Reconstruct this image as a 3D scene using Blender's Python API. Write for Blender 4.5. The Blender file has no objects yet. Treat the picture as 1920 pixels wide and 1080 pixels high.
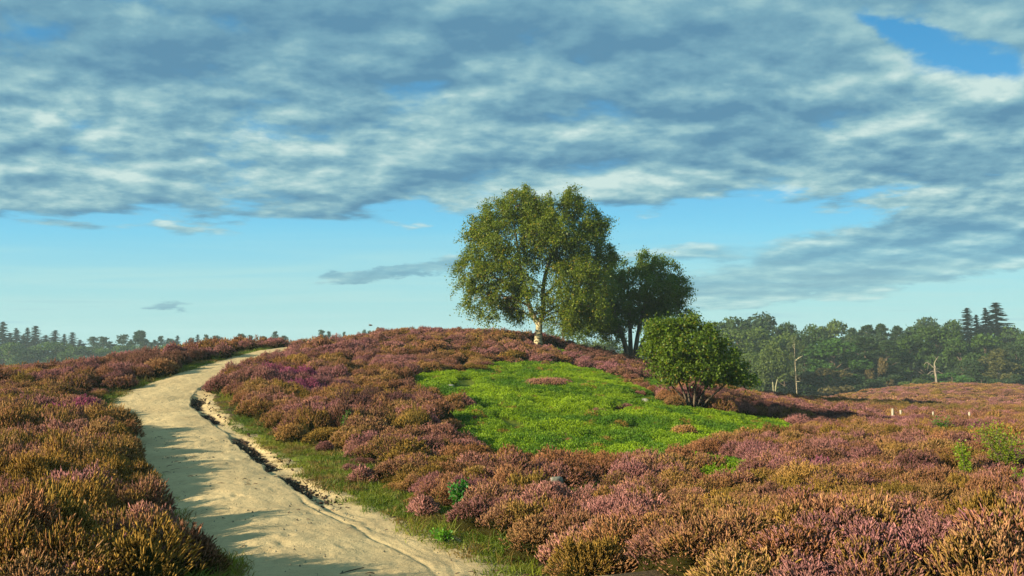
import bpy, math
import numpy as np

SC = bpy.context.scene
COL = SC.collection
rad = math.radians
F = 1493.0                       # focal length in photo pixels (1920 wide)
EYE = 2.0                        # eye height above the ground at the camera's feet
PITCH = math.atan(110 / F)

# ------------------------------------------------------------------ camera
cd = bpy.data.cameras.new('camera')
cd.sensor_width = 36.0
cd.lens = 36.0 * F / 1920
cd.clip_start = 0.1
cd.clip_end = 4000
cam = bpy.data.objects.new('camera', cd)
COL.objects.link(cam)
cam.location = (0, 0, EYE)
cam.rotation_euler = (rad(90) + PITCH, 0, 0)
SC.camera = cam

# ------------------------------------------------------------------ light
SUN_EL = rad(20)
SUN_AZ = rad(-120)               # where the sun stands: 0 = +Y (ahead), negative = left; behind the left shoulder
SUN_STRENGTH = 5.0
SKY_STRENGTH = 0.10
EXPOSURE = 1.12
sd = Sdir = (math.sin(SUN_AZ) * math.cos(SUN_EL), math.cos(SUN_AZ) * math.cos(SUN_EL), math.sin(SUN_EL))
ld = bpy.data.lights.new('sun', 'SUN')
ld.energy = SUN_STRENGTH
ld.angle = rad(0.5)
ld.color = (1.0, 0.85, 0.62)
sun = bpy.data.objects.new('sun', ld)
COL.objects.link(sun)
from mathutils import Vector
sun.rotation_euler = Vector(sd).to_track_quat('Z', 'Y').to_euler()
sun.location = (-40, -40, 60)
SC.view_settings.view_transform = 'Standard'
SC.view_settings.look = 'None'
SC.view_settings.exposure = EXPOSURE
SC.view_settings.gamma = 1.0


class NT:
    """small helper to write node trees"""
    def __init__(self, tree):
        self.t = tree
        tree.nodes.clear()
    def n(self, typ, **kw):
        nd = self.t.nodes.new(typ)
        for k, v in kw.items():
            setattr(nd, k, v)
        return nd
    def set(self, sock, v):
        if hasattr(v, 'is_linked') or isinstance(v, bpy.types.NodeSocket):
            self.t.links.new(v, sock)
        elif v is not None:
            sock.default_value = v
    def m(self, op, a, b=None, c=None, clamp=False):
        nd = self.n('ShaderNodeMath', operation=op, use_clamp=clamp)
        self.set(nd.inputs[0], a)
        if b is not None: self.set(nd.inputs[1], b)
        if c is not None: self.set(nd.inputs[2], c)
        return nd.outputs[0]
    def mix(self, f, a, b, blend='MIX'):
        nd = self.n('ShaderNodeMix', data_type='RGBA', blend_type=blend)
        self.set(nd.inputs[0], f)
        for s, v in ((nd.inputs[6], a), (nd.inputs[7], b)):
            if isinstance(v, tuple): v = (*v[:3], 1.0)
            self.set(s, v)
        return nd.outputs[2]
    def sstep(self, x, a, b, lo=0.0, hi=1.0):
        nd = self.n('ShaderNodeMapRange', interpolation_type='SMOOTHSTEP')
        self.set(nd.inputs[0], x)
        nd.inputs[1].default_value, nd.inputs[2].default_value = a, b
        nd.inputs[3].default_value, nd.inputs[4].default_value = lo, hi
        return nd.outputs[0]
    def noise(self, vec, scale, detail=4, rough=0.5, dist=0.0, dim='3D'):
        nd = self.n('ShaderNodeTexNoise', noise_dimensions=dim)
        if vec is not None: self.set(nd.inputs['Vector'], vec)
        nd.inputs['Scale'].default_value = scale
        nd.inputs['Detail'].default_value = detail
        nd.inputs['Roughness'].default_value = rough
        nd.inputs['Distortion'].default_value = dist
        return nd.outputs[0]
    def comb(self, x, y, z=0.0):
        nd = self.n('ShaderNodeCombineXYZ')
        self.set(nd.inputs[0], x); self.set(nd.inputs[1], y); self.set(nd.inputs[2], z)
        return nd.outputs[0]
    def attr(self, name, typ='GEOMETRY'):
        nd = self.n('ShaderNodeAttribute', attribute_type=typ)
        nd.attribute_name = name
        return nd


def build_sky():
    w = bpy.data.worlds.new('World')
    SC.world = w
    w.use_nodes = True
    T = NT(w.node_tree)
    sky = T.n('ShaderNodeTexSky', sky_type='NISHITA')
    sky.sun_disc = False
    sky.sun_elevation = SUN_EL
    sky.sun_rotation = SUN_AZ
    sky.air_density = 1.0
    sky.dust_density = 0.6
    sky.ozone_density = 1.5
    tc = T.n('ShaderNodeTexCoord')
    sp = T.n('ShaderNodeSeparateXYZ')
    T.set(sp.inputs[0], tc.outputs['Generated'])
    x, y, z = sp.outputs
    ay = T.m('MAXIMUM', T.m('ABSOLUTE', y), 0.05)
    U = T.m('MULTIPLY_ADD', T.m('DIVIDE', x, ay), F, 960.0)       # bearing
    V = T.m('MULTIPLY_ADD', T.m('DIVIDE', z, ay), -F, 650.0)      # elevation (650 = level)
    zc = T.m('MAXIMUM', T.m('ADD', z, 0.03), 0.02)
    px = T.m('DIVIDE', x, zc)
    py = T.m('DIVIDE', y, zc)

    def plane(dx=0.0, dy=0.0, sx=1.0, sy=1.0, w=0.0):
        return T.comb(T.m('MULTIPLY', T.m('ADD', px, dx), sx), T.m('MULTIPLY', T.m('ADD', py, dy), sy), w)

    def blob(u, v, su, sv, wgt, tilt=0.0):
        du = T.m('SUBTRACT', Uw, float(u))
        dv = T.m('SUBTRACT', T.m('SUBTRACT', Vr, float(v)), T.m('MULTIPLY', du, tilt))
        a = T.m('POWER', T.m('DIVIDE', du, float(su)), 2.0)
        b = T.m('POWER', T.m('DIVIDE', dv, float(sv)), 2.0)
        return T.m('MULTIPLY', T.m('EXPONENT', T.m('MULTIPLY', T.m('ADD', a, b), -1.0)), wgt)

    def total(base, items):
        s = base
        for it in items:
            s = T.m('ADD', s, blob(*it))
        return s
    tilt = T.m('DIVIDE', x, ay)
    rise = T.m('MAXIMUM', T.m('DIVIDE', z, ay), 0.0)
    cx_ = T.m('MULTIPLY', T.m('DIVIDE', tilt, T.m('ADD', rise, 1.1)), 13.0)
    cy_ = T.m('MULTIPLY', T.m('LOGARITHM', T.m('ADD', rise, 0.06), math.e), 6.3)

    def lay(dx=0.0, dy=0.0, sx=1.0, sy=1.0):
        # cloud layer coordinates: lumps shrink and crowd together towards the horizon
        return T.comb(T.m('MULTIPLY', T.m('ADD', cx_, dx), sx), T.m('MULTIPLY', T.m('ADD', cy_, dy), sy), 3.3)

    def puffs(vec, detail):
        # rounded heads broken up by turbulence
        n = T.n('ShaderNodeTexNoise'); T.set(n.inputs['Vector'], vec)
        n.inputs['Scale'].default_value = 1.5; n.inputs['Detail'].default_value = 3
        sub = T.n('ShaderNodeVectorMath', operation='SUBTRACT'); T.set(sub.inputs[0], n.outputs['Color']); sub.inputs[1].default_value = (.5, .5, .5)
        mad = T.n('ShaderNodeVectorMath', operation='MULTIPLY_ADD'); T.set(mad.inputs[0], sub.outputs[0]); mad.inputs[1].default_value = (0.9, 0.9, 0.9); T.set(mad.inputs[2], vec)
        vo = T.n('ShaderNodeTexVoronoi', feature='SMOOTH_F1'); T.set(vo.inputs['Vector'], mad.outputs[0])
        vo.inputs['Scale'].default_value = 0.85; vo.inputs['Smoothness'].default_value = 0.30
        f = T.noise(vec, 1.05, detail, 0.585, 0.05)
        return T.m('ADD', T.m('MULTIPLY', f, 0.66), T.m('MULTIPLY', T.m('SUBTRACT', 1.0, vo.outputs['Distance']), 0.36))
    fine = puffs(lay(0, 0, 0.95, 1.25), 9)
    fine2 = puffs(lay(-0.10, 0.26, 0.95, 1.25), 6)
    mid = T.noise(lay(3.1, 7.7), 0.36, 3, 0.5, 0.2)
    streak = T.noise(lay(1.0, 2.0, 0.30, 1.5), 1.0, 6, 0.55, 0.3)
    wob = T.m('MULTIPLY', T.m('SUBTRACT', T.noise(plane(0.3, 0.1), 1.4, 5, 0.6), 0.5), 150.0)
    Vw = T.m('ADD', V, wob)
    rag = T.noise(lay(5.0, 1.0, 1.4, 1.4), 1.6, 7, 0.62)
    rag2 = T.noise(lay(9.0, 4.0, 1.4, 1.4), 1.1, 5, 0.6)
    Vr = T.m('ADD', V, T.m('MULTIPLY', T.m('SUBTRACT', rag, 0.5), 44.0))
    Uw = T.m('ADD', U, T.m('MULTIPLY', T.m('SUBTRACT', rag2, 0.5), 160.0))
    # the deck of broken cloud overhead, ending above a clear band
    edge = T.m('ADD', T.m('MULTIPLY', T.m('MAXIMUM', T.m('SUBTRACT', U, 700.0), 0.0), -0.045), 425.0)
    dk = T.m('SUBTRACT', Vw, edge)
    deck = T.sstep(dk, -60.0, 46.0, 0.185, -0.40)
    cov = total(deck, [
        (1640, 478, 430, 70, 0.66, -0.16), (1920, 430, 300, 70, 0.5, -0.1), (1400, 545, 330, 30, 0.34, -0.05), (1250, 470, 160, 22, 0.3, -0.08), (330, 425, 150, 18, 0.22, 0.0),
        (1830, 92, 190, 34, -0.30, 0.34), (1690, 40, 60, 34, -0.2, 0.3), (1240, 415, 190, 16, -0.16, -0.14),
        (10, 40, 70, 40, -0.07, 0.0), (400, 30, 60, 22, -0.10, 0.2), (660, 150, 60, 16, -0.06, 0.0), (770, 160, 50, 14, -0.03, 0),
        (665, 518, 90, 17, 0.58, -0.03), (790, 500, 100, 15, 0.42, -0.08), (900, 480, 90, 16, 0.34, -0.1),
        (325, 572, 76, 15, 0.60, 0.0), (460, 466, 14, 12, 0.15, 0.0),
    ])
    dens = T.m('ADD', T.m('ADD', T.m('MULTIPLY', fine, 0.72), T.m('MULTIPLY', mid, 0.28)), cov)
    alpha = T.m('MULTIPLY', T.sstep(dens, 0.42, 0.62, 0.0, 0.97), T.sstep(V, 370.0, 520.0, 1.0, 0.66))
    lump = T.m('SUBTRACT', fine, fine2)
    lit = total(T.m('ADD', T.m('MULTIPLY', lump, T.sstep(V, 20.0, 230.0, 1.9, 3.1)), 0.42), [
        (70, 205, 90, 50, 0.30), (230, 235, 190, 45, 0.22), (430, 245, 120, 30, 0.2), (300, 335, 340, 26, 0.16),
        (1730, 108, 130, 26, 0.55, 0.12), (1880, 150, 80, 40, 0.3, 0.2), (1150, 350, 330, 50, 0.22), (470, 125, 60, 25, 0.3),
        (1600, 155, 130, 40, 0.15), (1560, 410, 330, 26, 0.22, -0.12), (700, 235, 240, 40, 0.12), (1880, 40, 70, 25, 0.2),
        (250, 85, 380, 80, -0.34), (800, 30, 420, 55, -0.24), (1350, 215, 190, 65, -0.30), (1110, 70, 230, 45, -0.26),
        (1700, 480, 360, 60, -0.12, -0.1), (560, 385, 320, 26, -0.16), (655, 518, 100, 14, -0.55), (800, 500, 130, 20, -0.3),
        (325, 572, 90, 14, -0.6), (1000, 260, 200, 40, -0.1), (1450, 60, 180, 40, -0.12),
    ])
    lit = T.m('ADD', lit, T.sstep(V, 300.0, 520.0, 0.0, 0.10))
    lit = T.m('ADD', lit, T.m('MULTIPLY', T.m('SUBTRACT', T.noise(lay(2.0, 6.0, 1.0, 1.5), 3.2, 6, 0.62), 0.5), 0.24))
    thick = T.sstep(dens, 0.62, 0.92)
    lit = T.m('SUBTRACT', lit, T.m('MULTIPLY', thick, 0.10))
    lit = T.m('MINIMUM', T.m('MAXIMUM', lit, 0.0), 1.0)
    K = 1.0 / SKY_STRENGTH / (2 ** EXPOSURE)
    ramp = T.n('ShaderNodeValToRGB')
    T.set(ramp.inputs[0], lit)
    e = ramp.color_ramp.elements
    e[0].position, e[0].color = 0.0, (0.115, 0.275, 0.41, 1)
    e[1].position, e[1].color = 1.0, (0.62, 0.79, 0.75, 1)
    for p, c in ((0.35, (0.195, 0.40, 0.50)), (0.65, (0.34, 0.565, 0.60))):
        q = e.new(p); q.color = (*c, 1)
    cl = T.n('ShaderNodeVectorMath', operation='SCALE')
    T.set(cl.inputs[0], ramp.outputs[0]); cl.inputs['Scale'].default_value = K
    # clear sky: the Nishita sky with a slight turquoise cast, paler veil of cirrus low down
    base = T.mix(1.0, sky.outputs[0], (0.50, 0.72, 0.72), 'MULTIPLY')
    sk = T.n('ShaderNodeValToRGB')
    T.set(sk.inputs[0], T.m('DIVIDE', V, 650.0))
    q = sk.color_ramp.elements
    q[0].position, q[0].color = 0.0, (0.055, 0.31, 0.62, 1)
    q[1].position, q[1].color = 1.0, (0.42, 0.74, 0.74, 1)
    for p_, c_ in ((0.45, (0.11, 0.46, 0.82)), (0.66, (0.21, 0.64, 0.88)), (0.86, (0.34, 0.71, 0.78))):
        w_ = q.new(p_); w_.color = (*c_, 1)
    skc = T.n('ShaderNodeVectorMath', operation='SCALE')
    T.set(skc.inputs[0], sk.outputs[0]); skc.inputs['Scale'].default_value = K
    base = T.mix(0.88, base, skc.outputs[0])
    veil = T.m('MULTIPLY', T.sstep(V, 400.0, 560.0), T.sstep(streak, 0.35, 0.68, 0.2, 0.85))
    base = T.mix(veil, base, (0.46 * K, 0.76 * K, 0.76 * K))
    bars = T.m('MULTIPLY', T.sstep(V, 500.0, 600.0), T.sstep(streak, 0.56, 0.72, 0.0, 0.5))
    base = T.mix(T.m('MULTIPLY', T.sstep(V, 420.0, 640.0), 0.35), base, (0.44 * K, 0.74 * K, 0.73 * K))
    base = T.mix(bars, base, (0.30 * K, 0.56 * K, 0.66 * K))
    col = T.mix(alpha, base, cl.outputs[0])
    bg = T.n('ShaderNodeBackground')
    T.set(bg.inputs[0], col)
    bg.inputs[1].default_value = SKY_STRENGTH
    out = T.n('ShaderNodeOutputWorld')
    T.set(out.inputs[0], bg.outputs[0])
    w.cycles.sampling_method = 'MANUAL'
    w.cycles.sample_map_resolution = 512


build_sky()

# ------------------------------------------------------------------ numeric helpers
def hash2(ix, iy, seed):
    n = (ix.astype(np.int64) * 374761393 + iy.astype(np.int64) * 668265263 + seed * 1274126177) & 0xffffffff
    n = ((n ^ (n >> 13)) * 1274126177) & 0xffffffff
    return ((n ^ (n >> 16)) & 0xffffff) / float(0xffffff)


def vnoise(x, y, seed=0):
    x = np.asarray(x, float); y = np.asarray(y, float)
    ix = np.floor(x); iy = np.floor(y)
    fx = x - ix; fy = y - iy
    fx = fx * fx * (3 - 2 * fx); fy = fy * fy * (3 - 2 * fy)
    a = hash2(ix, iy, seed); b = hash2(ix + 1, iy, seed)
    c = hash2(ix, iy + 1, seed); d = hash2(ix + 1, iy + 1, seed)
    return (a * (1 - fx) + b * fx) * (1 - fy) + (c * (1 - fx) + d * fx) * fy


def fbm(x, y, seed=0, oct=4):
    s = 0; a = 0.5; t = 0
    for i in range(oct):
        s = s + a * vnoise(x * 2 ** i, y * 2 ** i, seed + i * 17); t += a; a *= 0.5
    return s / t


def sstep(x, a, b):
    t = np.clip((np.asarray(x, float) - a) / (b - a), 0, 1)
    return t * t * (3 - 2 * t)


def ray(u, v):
    xc = (u - 960) / F; yc = (540 - v) / F
    yy = math.cos(PITCH) - yc * math.sin(PITCH)
    zz = math.sin(PITCH) + yc * math.cos(PITCH)
    return xc / yy, zz / yy


def P(u, v, Y):
    a, b = ray(u, v)
    return np.array((a * Y, Y, EYE + b * Y))


# ------------------------------------------------------------------ the lie of the land
GROUND = [  # photo column, photo row of the bare ground, distance ahead
    # path
    (690, 1080, 6.95), (600, 1010, 8.3), (500, 940, 10.3), (420, 880, 13), (350, 820, 17), (295, 770, 20.8), (305, 735, 24.5),
    (370, 705, 28), (450, 682, 32.5), (525, 662, 37.5), (570, 655, 42),
    # left bank and ridge
    (0, 1080, 7), (200, 1080, 7), (0, 900, 12), (150, 900, 12), (100, 815, 17.5), (0, 757, 22), (200, 742, 24), (0, 709, 30),
    (150, 701, 32), (260, 684, 34), (340, 669, 36), (430, 657, 40), (500, 649, 43), (-200, 730, 28), (-200, 900, 12), (-300, 1080, 7),
    # mound
    (470, 770, 21), (560, 750, 24), (650, 850, 15.5), (650, 750, 25), (560, 690, 31), (650, 680, 33), (800, 670, 35), (760, 900, 12.5),
    (600, 647, 43), (700, 637, 45), (780, 627, 47), (860, 631, 47), (950, 629, 48), (1008, 650, 44), (1040, 646, 50), (1100, 667, 50),
    (1185, 679, 50), (1230, 705, 44),
    (800, 722, 28), (880, 785, 22), (900, 850, 17), (1100, 705, 33), (1000, 692, 34), (1100, 785, 23.5), (1100, 865, 17), (1300, 865, 16.6),
    (1300, 766, 27), (1450, 808, 25.5), (1400, 752, 38), (1350, 735, 44), (1500, 790, 31),
    # plain on the right
    (1900, 1075, 6.7), (1400, 1000, 8.4), (1000, 1000, 8.4), (1000, 1080, 7), (2100, 1000, 8.4), (1900, 950, 10.4), (1400, 920, 12.3),
    (1900, 880, 14), (1700, 850, 18), (1900, 820, 24), (1650, 793, 38), (1900, 785, 45), (1500, 765, 48), (1480, 751, 58), (1900, 757, 80),
    (1650, 752, 85), (1750, 722, 125), (1900, 728, 122), (1590, 742, 118), (2100, 735, 120), (2200, 800, 40),
]
FAR = [  # x/y, distance, height
    (-0.75, 55, -2.0), (-0.5, 55, -1.5), (-0.3, 62, -1.0), (-0.15, 68, -0.6), (0.0, 70, -0.6), (0.1, 68, -1.6), (0.17, 66, -2.4), (0.25, 66, -3.0),
    (-0.8, 100, -8), (-0.4, 100, -8), (-0.1, 105, -6.5), (0.1, 105, -6.5), (0.25, 105, -6.8), (0.35, 105, -6.5),
    (0.45, 160, -9.0), (0.6, 160, -8.8), (0.8, 160, -8.5), (0.3, 160, -9.5), (0.1, 160, -9.5), (-0.2, 170, -11), (-0.7, 170, -12),
    (-0.8, 320, -15), (-0.3, 320, -15), (0.1, 320, -14), (0.5, 320, -12), (0.9, 320, -12), (-0.8, 650, -16), (0, 650, -16), (0.9, 650, -15),
]
_c = []
for u, v, Y in GROUND:
    p = P(u, v, Y)
    _c.append((p[0] / Y, math.log(Y), p[2]))
for s, Y, zz in FAR:
    _c.append((s, math.log(Y), zz))
_c = np.array(_c)
TS = 0.55
_S = np.stack([_c[:, 0], _c[:, 1] * TS], 1)


def _phi(r2):
    return np.sqrt(r2 + 0.05 ** 2)


_n = len(_S)
_A = _phi(((_S[:, None] - _S[None]) ** 2).sum(-1)) - np.eye(_n) * 0.012
_Pm = np.concatenate([np.ones((_n, 1)), _S], 1)
_M = np.block([[_A, _Pm], [_Pm.T, np.zeros((3, 3))]])
_w = np.linalg.solve(_M, np.concatenate([_c[:, 2], np.zeros(3)]))


def terrain(x, y):
    x = np.atleast_1d(np.asarray(x, float)).ravel(); y = np.atleast_1d(np.asarray(y, float)).ravel()
    out = np.empty(len(x))
    for i in range(0, len(x), 20000):
        xx = x[i:i + 20000]; yy = y[i:i + 20000]
        Y = np.maximum(yy, 5.0)
        s = np.clip(xx / Y, -0.95, 0.95)
        q = np.stack([s, np.log(Y) * TS], 1)
        r2 = ((q[:, None] - _S[None]) ** 2).sum(-1)
        zz = _phi(r2) @ _w[:_n] + _w[_n] + q @ _w[_n + 1:]
        zz = zz * sstep(yy, -2, 6)
        amp = np.clip(Y / 60, 0.12, 1.0)
        zz = zz + (fbm(xx * 0.35, yy * 0.35, 5, 3) - 0.5) * 0.25 * amp
        out[i:i + 20000] = zz
    return out


_RY = np.exp(np.linspace(math.log(4.5), math.log(240), 900))


def G(u, v, lift=0.0):
    """where the line of sight through a photo point meets the ground"""
    a, b = ray(u, v)
    zt = terrain(a * _RY, _RY) + lift
    zr = EYE + b * _RY
    hit = np.nonzero(zr <= zt)[0]
    k = hit[0] if len(hit) else len(_RY) - 1
    if k > 0:
        d0 = zr[k - 1] - zt[k - 1]; d1 = zr[k] - zt[k]
        t = d0 / (d0 - d1 + 1e-9)
        Y = _RY[k - 1] + (_RY[k] - _RY[k - 1]) * min(max(t, 0), 1)
    else:
        Y = _RY[0]
    return np.array((a * Y, Y, terrain(a * Y, Y)[0]))


def poly_world(pts):
    return np.array([G(u, v)[:2] for u, v in pts])


def inside(poly, x, y):
    c = np.zeros(len(x), bool)
    n = len(poly)
    j = n - 1
    for i in range(n):
        xi, yi = poly[i]; xj, yj = poly[j]
        cond = ((yi > y) != (yj > y)) & (x < (xj - xi) * (y - yi) / (yj - yi + 1e-12) + xi)
        c ^= cond
        j = i
    return c


def edge_dist(poly, x, y):
    """signed distance to a polygon, positive inside"""
    d = np.full(len(x), 1e9)
    n = len(poly)
    for i in range(n):
        a = poly[i]; b = poly[(i + 1) % n]
        ab = b - a
        t = np.clip(((x - a[0]) * ab[0] + (y - a[1]) * ab[1]) / (ab @ ab + 1e-12), 0, 1)
        d = np.minimum(d, np.hypot(x - a[0] - t * ab[0], y - a[1] - t * ab[1]))
    return np.where(inside(poly, x, y), d, -d)


def spline(pts, step):
    pts = np.array(pts, float)
    P_ = np.vstack([2 * pts[0] - pts[1], pts, 2 * pts[-1] - pts[-2]])
    out = []
    for i in range(1, len(P_) - 2):
        p0, p1, p2, p3 = P_[i - 1:i + 3]
        n = max(2, int(np.linalg.norm((p2 - p1)[:2]) / step))
        for k in range(n):
            t = k / n
            out.append(0.5 * (2 * p1 + (p2 - p0) * t + (2 * p0 - 5 * p1 + 4 * p2 - p3) * t * t + (3 * p1 - p0 - 3 * p2 + p3) * t ** 3))
    out.append(pts[-1])
    return np.array(out)


# path centre line: x, y, half width, depth of the rut on its right
_pc = [(1.3, -3.0, 0.95, 0), (0.05, 1.0, 0.85, 0), (-0.72, 4.2, 0.85, 0)]
for u, v, Y, hw, g in [(655, 1080, 6.95, .82, 0), (542, 1010, 8.3, .78, .0), (455, 940, 10.3, .79, .5), (392, 880, 13, 0.85, 1), (338, 820, 17, 0.91, 1), (288, 770, 20.8, 0.94, 1),
                       (300, 735, 24.3, 1.0, .8), (372, 703, 28, 0.92, .3), (446, 682, 32.5, 0.95, .1), (515, 663, 37.5, 0.95, .15), (600, 652, 44, 1.0, 0), (720, 655, 52, 1.1, 0), (850, 655, 62, 1.1, 0)]:
    p = P(u, v, Y)
    _pc.append((p[0], Y, hw, g))
PATH = spline(_pc, 0.06)
_tan = np.gradient(PATH[:, :2], axis=0)
_tan /= np.linalg.norm(_tan, axis=1)[:, None]
_nor = np.stack([_tan[:, 1], -_tan[:, 0]], 1)          # to the right of the walker


def path_offset(x, y):
    """signed sideways offset from the path's centre line (right positive) and index along it"""
    x = np.asarray(x, float); y = np.asarray(y, float)
    off = np.full(len(x), 99.0); idx = np.zeros(len(x), int)
    near = np.nonzero((y < 66) & (y > -6) & (x < 9) & (x > -16))[0]
    pp = PATH[::3]
    for i in range(0, len(near), 8000):
        k = near[i:i + 8000]
        d2 = (x[k, None] - pp[None, :, 0]) ** 2 + (y[k, None] - pp[None, :, 1]) ** 2
        j = d2.argmin(1) * 3
        dx = x[k] - PATH[j, 0]; dy = y[k] - PATH[j, 1]
        s = dx * _nor[j, 0] + dy * _nor[j, 1]
        off[k] = np.sign(s) * np.sqrt(d2.min(1)); idx[k] = j
    return off, idx


# zones of ground cover, read off the photograph and laid on the ground
BERRY = [poly_world(q) for q in (
    [(762, 716), (800, 704), (870, 700), (950, 688), (1060, 690), (1130, 703), (1180, 722), (1225, 748), (1265, 768), (1340, 774), (1440, 788), (1502, 806),
     (1490, 832), (1400, 836), (1345, 826), (1330, 850), (1305, 892), (1200, 890), (1100, 884), (1000, 874), (900, 866), (868, 830), (885, 790), (858, 752), (800, 744), (772, 730)],
    [(1195, 712), (1240, 722), (1275, 738), (1270, 748), (1225, 734)], [(1372, 757), (1420, 764), (1425, 771), (1380, 768)],
    [(1318, 866), (1390, 870), (1392, 908), (1340, 912)], [(1010, 652), (1060, 664), (1110, 676), (1060, 674)])]
VERGE = [poly_world(q) for q in (
    [(440, 780), (520, 815), (600, 838), (680, 860), (745, 900), (800, 935), (880, 945), (960, 960), (900, 985), (925, 1010), (990, 1078), (900, 1078), (840, 1030), (800, 990), (720, 955), (640, 915), (560, 870), (480, 820)],
    [(1000, 925), (1080, 918), (1160, 930), (1190, 960), (1120, 980), (1020, 960)],
    [(800, 1010), (860, 1000), (900, 1030), (850, 1045)],
    [(120, 738), (200, 728), (250, 742), (245, 775), (190, 780), (140, 765)],
    [(330, 690), (400, 674), (470, 664), (540, 654), (545, 660), (470, 670), (400, 684), (335, 702)],
)]


def zone(polys, x, y):
    d = np.full(len(x), -99.0)
    for q in polys:
        lo = q.min(0) - 3; hi = q.max(0) + 3
        k = np.nonzero((x > lo[0]) & (x < hi[0]) & (y > lo[1]) & (y < hi[1]))[0]
        if len(k):
            d[k] = np.maximum(d[k], edge_dist(q, x[k], y[k]))
    return d


# ------------------------------------------------------------------ mesh helpers
def mesh(name, verts, quads=None, tris=None, cols=None, mat=None, smooth=False, floats=None, link=True, parent=None, mats=None, mat_idx=None):
    me = bpy.data.meshes.new(name)
    verts = np.asarray(verts, np.float32)
    quads = np.zeros((0, 4), np.int32) if quads is None else np.asarray(quads, np.int32).reshape(-1, 4)
    tris = np.zeros((0, 3), np.int32) if tris is None else np.asarray(tris, np.int32).reshape(-1, 3)
    me.vertices.add(len(verts))
    me.vertices.foreach_set('co', verts.ravel())
    nl = quads.size + tris.size
    me.loops.add(nl)
    me.loops.foreach_set('vertex_index', np.concatenate([quads.ravel(), tris.ravel()]))
    nf = len(quads) + len(tris)
    me.polygons.add(nf)
    st = np.concatenate([np.arange(len(quads)) * 4, quads.size + np.arange(len(tris)) * 3]).astype(np.int32)
    me.polygons.foreach_set('loop_start', st)
    if smooth:
        me.polygons.foreach_set('use_smooth', np.ones(nf, bool))
    me.update(calc_edges=True)
    me.validate()
    if cols is not None:
        a = me.attributes.new('Col', 'FLOAT_COLOR', 'POINT')
        c = np.ones((len(verts), 4), np.float32)
        c[:, :3] = cols
        a.data.foreach_set('color', c.ravel())
    for k, v in (floats or {}).items():
        a = me.attributes.new(k, 'FLOAT', 'POINT')
        a.data.foreach_set('value', np.asarray(v, np.float32))
    if mat: me.materials.append(mat)
    for m_ in mats or (): me.materials.append(m_)
    if mat_idx is not None:
        me.polygons.foreach_set('material_index', np.asarray(mat_idx, np.int32))
    ob = bpy.data.objects.new(name, me)
    if link: COL.objects.link(ob)
    if parent is not None: ob.parent = parent
    return ob


def tag(o, label=None, cat=None, group=None, kind=None):
    if label: o['label'] = label
    if cat: o['category'] = cat
    if group: o['group'] = group
    if kind: o['kind'] = kind
    return o


def empty(name, loc):
    o = bpy.data.objects.new(name, None)
    o.empty_display_size = 0.3
    COL.objects.link(o)
    o.location = [float(c) for c in loc]
    return o


def grid_quads(r, c):
    i = np.arange(r * c).reshape(r, c)
    return np.stack([i[:-1, :-1], i[:-1, 1:], i[1:, 1:], i[1:, :-1]], -1).reshape(-1, 4)


class Geo:
    """collects tubes and leaves as numpy arrays"""
    def __init__(self):
        self.v = []; self.q = []; self.t = []; self.c = []; self.n = 0
    def add(self, v, q=None, t=None, c=None):
        v = np.asarray(v, float)
        self.v.append(v)
        if q is not None and len(q): self.q.append(np.asarray(q) + self.n)
        if t is not None and len(t): self.t.append(np.asarray(t) + self.n)
        if c is None: c = np.ones((len(v), 3))
        c = np.asarray(c, float)
        if c.ndim == 1: c = np.repeat(c[None], len(v), 0)
        self.c.append(c)
        self.n += len(v)
    def tube(self, pts, radii, k=6, c=None, cap=True):
        pts = np.asarray(pts, float); n = len(pts)
        radii = np.broadcast_to(np.asarray(radii, float), (n,))
        tg = np.gradient(pts, axis=0)
        tg /= np.linalg.norm(tg, axis=1)[:, None] + 1e-9
        ref = np.array((0.31, 0.95, 0.05)) if abs(tg[0] @ np.array((0.31, 0.95, 0.05))) < 0.9 else np.array((1.0, 0, 0))
        a = np.cross(tg, ref); a /= np.linalg.norm(a, axis=1)[:, None] + 1e-9
        b = np.cross(tg, a)
        th = np.arange(k) * 2 * math.pi / k
        ring = pts[:, None] + radii[:, None, None] * (a[:, None] * np.cos(th)[None, :, None] + b[:, None] * np.sin(th)[None, :, None])
        v = ring.reshape(-1, 3)
        i = np.arange(n * k).reshape(n, k)
        j = np.roll(i, -1, 1)
        q = np.stack([i[:-1], j[:-1], j[1:], i[1:]], -1).reshape(-1, 4)
        t = None
        if cap:
            v = np.vstack([v, pts[-1]])
            t = np.stack([i[-1], j[-1], np.full(k, n * k)], -1)
        self.add(v, q, t, c)
    def cards(self, cen, axis, nrm, L, W, c, fold=0.0):
        """leaf shaped quads: base, side, tip, side"""
        axis = axis / (np.linalg.norm(axis, axis=1)[:, None] + 1e-9)
        side = np.cross(axis, nrm); side /= np.linalg.norm(side, axis=1)[:, None] + 1e-9
        up = np.cross(side, axis)
        L = np.broadcast_to(np.asarray(L, float), (len(cen),))[:, None]; W = np.broadcast_to(np.asarray(W, float), (len(cen),))[:, None]
        v = np.stack([cen - axis * L * .5, cen + side * W * .5 + up * W * fold, cen + axis * L * .5, cen - side * W * .5 + up * W * fold], 1).reshape(-1, 3)
        self.add(v, np.arange(len(v)).reshape(-1, 4), None, np.repeat(np.asarray(c, float), 4, 0))
    def build(self, name, mat, parent=None, smooth=False, link=True):
        v = np.vstack(self.v)
        q = np.vstack(self.q) if self.q else None
        t = np.vstack(self.t) if self.t else None
        return mesh(name, v, q, t, np.vstack(self.c), mat, smooth, link=link, parent=parent)


def unit(rng, n):
    d = rng.normal(size=(n, 3))
    return d / np.linalg.norm(d, axis=1)[:, None]


# ------------------------------------------------------------------ materials
def material(name):
    m = bpy.data.materials.new(name)
    m.use_nodes = True
    return m, NT(m.node_tree)


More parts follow.
